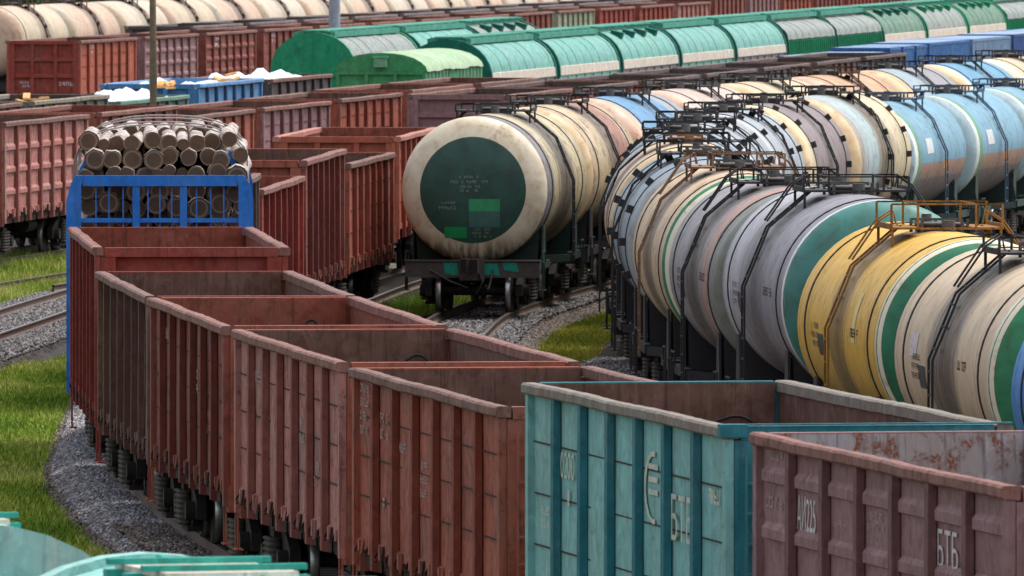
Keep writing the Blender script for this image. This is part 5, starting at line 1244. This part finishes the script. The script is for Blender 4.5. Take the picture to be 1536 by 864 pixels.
def track(p, a0=None, a1=None, sleepers=True, tw=1.75, bw=2.6, mat=None):
    a0 = 0 if a0 is None else p.arc(a0); a1 = p.s[-1] if a1 is None else p.arc(a1); n = int((a1 - a0) / 2.0); L = []
    for i in range(n + 1):
        a = a0 + (a1 - a0) * i / n; x0, d0 = p.at(a - 0.5); x1, d1 = p.at(a + 0.5); L.append((*p.at(a), d1 - d0, -(x1 - x0)))
    def strip(offs):
        vs = []; r = random.Random(5)
        for x, d, nx, ny in L:
            q = math.hypot(nx, ny); vs += [(x + nx / q * (o + (r.uniform(-0.12, 0.12) if abs(o) > 1.9 else 0)), d + ny / q * o, z) for o, z in offs]
        m = len(offs); return vs, [(i * m + k, i * m + k + 1, (i + 1) * m + k + 1, (i + 1) * m + k) for i in range(len(L) - 1) for k in range(m - 1)]
    mb = MB(); mb.add(*strip([(-bw, GZ + 0.004), (-tw, -0.2), (-0.8, -0.19), (0.8, -0.19), (tw, -0.2), (bw, GZ + 0.004)])); o = put('track_bed', mb, mat or M_BALL); tag(o, None, None, kind='structure')
    for s in (-1, 1):
        mb = MB(); c = 0.795 * s
        mb.add(*strip([(c - 0.07, -0.175), (c - 0.05, -0.15), (c - 0.015, -0.13), (c - 0.015, -0.05), (c - 0.036, -0.035), (c - 0.036, -0.004)]), 0)
        mb.add(*strip([(c - 0.036, -0.004), (c + 0.036, -0.004)]), 1)
        mb.add(*strip([(c + 0.036, -0.004), (c + 0.036, -0.035), (c + 0.015, -0.05), (c + 0.015, -0.13), (c + 0.05, -0.15), (c + 0.07, -0.175)]), 0)
        put('rail', mb, [M_RAIL, M_RTOP], o)
    if sleepers:
        mb = MB(); a = a0
        while a < a1:
            x, d = p.at(a); x1, d1 = p.at(a + 0.4); t = math.atan2(d1 - d, x1 - x); c, s_ = math.cos(t), math.sin(t)
            vs = [(x + u * c - v * s_, d + u * s_ + v * c, z) for z in (-0.3, -0.172) for u, v in ((-0.12, -1.35), (0.12, -1.35), (0.12, 1.35), (-0.12, 1.35))]
            mb.add(vs, [(4, 5, 6, 7), (0, 1, 5, 4), (1, 2, 6, 5), (2, 3, 7, 6), (3, 0, 4, 7)]); a += 0.62
        put('sleepers', mb, M_SLEEP, o)['kind'] = 'stuff'
track(PA, bw=1.95, tw=1.5); track(PEM, bw=2.0, tw=1.5)
for p in (PL, PC): track(p, bw=2.0, tw=1.5, mat=M_DIRT)
track(PB, 256, None, bw=2.0, tw=1.5, mat=M_DIRT)
track(PK, bw=1.6, tw=1.25, mat=M_DIRT)
for p in (PD, PE, PF, PT, PHB, PI, PJ, PN): track(p, sleepers=False)

# gravel shoulder: real stones beside the front curve, and along the tank tracks
def stones(name, pts, mat, size):
    n = len(pts); base = np.array([(1, 0, 0), (-1, 0, 0), (0, 1, 0), (0, -1, 0), (0, 0, 1), (0, 0, -1)], float)
    f = np.array([(0, 2, 4), (2, 1, 4), (1, 3, 4), (3, 0, 4), (2, 0, 5), (1, 2, 5), (3, 1, 5), (0, 3, 5)])
    sc = RNG.uniform(size[0], size[1], (n, 1, 1)) * RNG.uniform(0.6, 1.25, (n, 6, 1)); a = RNG.uniform(0, 6.28, n); ca, sa = np.cos(a), np.sin(a)
    v = base[None] * sc; v[:, :, 2] *= 0.75
    tl = RNG.uniform(-0.5, 0.5, n)[:, None]; v[:, :, 2] += v[:, :, 0] * tl
    vx = v[:, :, 0] * ca[:, None] - v[:, :, 1] * sa[:, None]; vy = v[:, :, 0] * sa[:, None] + v[:, :, 1] * ca[:, None]
    V = np.stack([vx + pts[:, 0:1], vy + pts[:, 1:2], v[:, :, 2] + pts[:, 2:3]], -1).reshape(-1, 3)
    Fx = (f[None] + (np.arange(n) * 6)[:, None, None]).reshape(-1, 3)
    me = bpy.data.meshes.new(name); me.vertices.add(len(V)); me.vertices.foreach_set('co', V.astype('f4').ravel())
    me.loops.add(len(Fx) * 3); me.loops.foreach_set('vertex_index', Fx.astype('i4').ravel()); me.polygons.add(len(Fx)); me.polygons.foreach_set('loop_start', np.arange(0, len(Fx) * 3, 3, dtype='i4'))
    me.update(calc_edges=True); me.validate()
    at = me.attributes.new('tint', 'FLOAT', 'POINT'); at.data.foreach_set('value', np.repeat(RNG.uniform(0, 1, n), 6).astype('f4'))
    o = put(name, me, mat); tag(o, None, None, kind='stuff'); return o
def tint_mat(name, ca, cb, cc, rough=0.9, trans=0.0):
    s = NB(name); at = s.n('Attribute'); at.attribute_name = 'tint'; f = at.outputs['Fac']; col = s.mix(s.ramp(f, 0, 0.5), ca, cb); col = s.mix(s.ramp(f, 0.6, 1.0), col, cc)
    return s.done(col, rough, 0, 0.2)
M_STONE = tint_mat('granite_chips', (0.07, 0.067, 0.073), (0.23, 0.22, 0.235), (0.46, 0.45, 0.47))
def band(p, d0, d1, o0, o1, n, zf):
    a = RNG.uniform(p.arc(d0), p.arc(d1), n); x, d = p.at(a); x2, d2 = p.at(a + 0.5); q = np.hypot(x2 - x, d2 - d); o = RNG.uniform(o0, o1, n)
    return np.stack([x + (d2 - d) / q * o, d - (x2 - x) / q * o, zf(o)], -1)
zb = lambda o: np.where(np.abs(o) < 1.75, -0.18, -0.18 - (np.abs(o) - 1.75) / 0.85 * 0.3)
stones('gravel_shoulder', band(PA, 140, 261, -1.85, -0.86, 36000, lambda o: -0.18 - np.maximum(0, np.abs(o) - 1.5) * 0.5), M_STONE, (0.03, 0.06))
M_BSTONE = tint_mat('brown_chips', (0.06, 0.048, 0.042), (0.15, 0.118, 0.1), (0.28, 0.24, 0.21))
stones('gravel_edge', np.concatenate([band(PA, 140, 255, -2.15, -1.55, 11000, lambda o: -0.18 - np.maximum(0, np.abs(o) - 1.5) * 0.5), band(PK, 250, 305, 0.85, 1.9, 12000, lambda o: -0.2 - (np.abs(o) - 0.85) * 0.2), band(PA, 140, 190, -1.7, -0.86, 5000, lambda o: -0.16 + 0 * o)]), M_BSTONE, (0.03, 0.055))
stones('gravel_between_rails', np.concatenate([band(PEM, 240, 300, -1.8, 1.9, 22000, zb), band(PK, 250, 300, -0.6, 1.5, 9000, zb), band(PL, 222, 258, -2.5, -0.9, 9000, zb)]), tint_mat('sooty_chips', (0.05, 0.046, 0.046), (0.14, 0.13, 0.13), (0.3, 0.285, 0.28)), (0.03, 0.06))

# grass
def blades(name, pts, mat, hmin, hmax, per=5):
    n = len(pts) * per; base = np.repeat(pts, per, 0) + np.concatenate([RNG.normal(0, 0.05, (n, 2)), np.zeros((n, 1))], 1)
    h = RNG.uniform(hmin, hmax, n) * np.repeat(RNG.uniform(0.6, 1.25, len(pts)), per); a = RNG.uniform(0, 6.28, n); w = RNG.uniform(0.008, 0.018, n); lean = RNG.uniform(0.05, 0.6, n) * h; b = RNG.uniform(0, 6.28, n)
    dx, dy = np.cos(a) * w, np.sin(a) * w
    p0 = base + np.stack([dx, dy, 0 * w], -1); p1 = base - np.stack([dx, dy, 0 * w], -1)
    mid = base + np.stack([np.cos(b) * lean * 0.35, np.sin(b) * lean * 0.35, h * 0.6], -1); m0 = mid + np.stack([dx, dy, 0 * w], -1) * 0.8; m1 = mid - np.stack([dx, dy, 0 * w], -1) * 0.8
    tip = base + np.stack([np.cos(b) * lean, np.sin(b) * lean, h], -1)
    V = np.stack([p0, p1, m0, m1, tip], 1).reshape(-1, 3); f = np.array([(0, 1, 3), (0, 3, 2), (2, 3, 4)]); Fx = (f[None] + (np.arange(n) * 5)[:, None, None]).reshape(-1, 3)
    me = bpy.data.meshes.new(name); me.vertices.add(len(V)); me.vertices.foreach_set('co', V.astype('f4').ravel()); me.loops.add(len(Fx) * 3); me.loops.foreach_set('vertex_index', Fx.astype('i4').ravel())
    me.polygons.add(len(Fx)); me.polygons.foreach_set('loop_start', np.arange(0, len(Fx) * 3, 3, dtype='i4')); me.update(calc_edges=True); me.validate()
    at = me.attributes.new('tint', 'FLOAT', 'POINT'); tv = np.clip(np.repeat(0.5 + 0.38 * np.sin(pts[:, 0] * 1.1 + pts[:, 1] * 0.23) * np.cos(pts[:, 1] * 0.31 - pts[:, 0] * 0.4), per) + RNG.normal(0, 0.22, n), 0, 1); at.data.foreach_set('value', np.repeat(tv, 5).astype('f4'))
    o = put(name, me, mat); tag(o, None, None, kind='stuff'); return o
M_GRASS = tint_mat('meadow_grass', (0.11, 0.21, 0.022), (0.27, 0.37, 0.04), (0.52, 0.5, 0.16), 0.8)
def field(p, d0, d1, o0, o1, n, thin=0.0):
    q = band(p, d0, d1, o0, o1, n, lambda o: np.full(len(o), GZ)); w = np.sin(q[:, 0] * 2.3 + 1.0) * np.cos(q[:, 1] * 0.9) + RNG.normal(0, 0.4, len(q)); return q[w > -1.0 + thin]
gpts = np.concatenate([field(PA, 165, 262, -6.0, -2.0, 62000), field(PA, 165, 255, -2.2, -1.6, 3000, 0.7), field(PEM, 250, 300, -12, -1.9, 34000), field(PEM, 255, 300, 2.3, 5.6, 9000, 0.3)])
blades('grass', gpts, M_GRASS, 0.04, 0.16, 4)
blades('grass_verge', np.concatenate([field(PEM, 288, 334, -6.5, -1.75, 26000), field(PK, 266, 302, -3.0, -1.45, 7000)]), M_GRASS, 0.2, 0.5, 4)
gp2 = np.concatenate([field(PL, 232, 305, -5.6, -1.5, 42000, -0.2), field(PK, 262, 300, -5.5, -2.0, 12000, 0.2), field(PK, 250, 305, 1.5, 3.4, 14000, 0.1), field(PB, 270, 296, 2.2, 3.2, 3000, 0.3)])
blades('grass_strip', gp2, tint_mat('dry_yellow_grass', (0.15, 0.21, 0.02), (0.36, 0.36, 0.04), (0.5, 0.43, 0.13), 0.8), 0.04, 0.16, 4)

# ================================================================== trees beyond the rear tanks
M_LEAF = tint_mat('dark_leaves', (0.025, 0.05, 0.018), (0.05, 0.085, 0.03), (0.09, 0.12, 0.05), 0.8); M_TRUNK = plain('tree_bark', (0.08, 0.06, 0.045), 0.5, 6, 0.9)
def tree(x, d, hgt, rad, label, seed):
    r = np.random.default_rng(seed); root = empty('leafy_tree', x, d, 0, GZ); tag(root, label, 'tree', 'trees beyond the cream tanks')
    mb = MB(); mb.tube([(0, 0, 0), (0.1, 0, hgt * 0.35), (0.05, 0.1, hgt * 0.8)], 0.2, 10, rr=[0.3, 0.22, 0.06])
    for k in range(7):
        a = k * 2.4; z = hgt * (0.3 + 0.07 * k); mb.tube([(0.08, 0, z), (math.cos(a) * rad * 0.4, math.sin(a) * rad * 0.4, z + 0.7), (math.cos(a) * rad * 0.8, math.sin(a) * rad * 0.8, z + 1.2)], 0.06, 6, rr=[0.1, 0.06, 0.02])
    put('trunk', mb, M_TRUNK, root)
    nc = 40; cl = r.normal(0, 1, (nc, 3)); cl /= np.linalg.norm(cl, axis=1)[:, None]; cl *= r.uniform(0.35, 1.0, (nc, 1)); cl *= np.array([rad, rad, hgt * 0.36]); cl[:, 2] += hgt * 0.66
    n = 4200; c = cl[r.integers(0, nc, n)] + r.normal(0, 0.42, (n, 3)); u = r.normal(0, 1, (n, 3)); u /= np.linalg.norm(u, axis=1)[:, None]; w = np.cross(u, r.normal(0, 1, (n, 3))); w /= np.linalg.norm(w, axis=1)[:, None]; s = r.uniform(0.07, 0.16, (n, 1))
    V = np.stack([c + u * s, c + w * s * 0.6, c - u * s, c - w * s * 0.6], 1).reshape(-1, 3)
    me = bpy.data.meshes.new('crown'); me.from_pydata(V.tolist(), [], np.arange(n * 4).reshape(-1, 4).tolist()); me.update()
    at = me.attributes.new('tint', 'FLOAT', 'POINT'); at.data.foreach_set('value', np.repeat(r.uniform(0, 1, n), 4).astype('f4')); put('crown', me, M_LEAF, root)
for k, (x, d, hh, rd, lab) in enumerate(((-24.5, 575, 6.6, 2.6, 'dark green tree peeping over the leftmost cream tank'), (-21.0, 585, 6.4, 2.2, 'dark green tree at the top edge, second from the left'), (-18.5, 592, 6.2, 2.0, 'dark green tree at the top edge left of the wooden pole'))): tree(x, d, hh, rd, lab, k)
print('objects', len(bpy.data.objects))
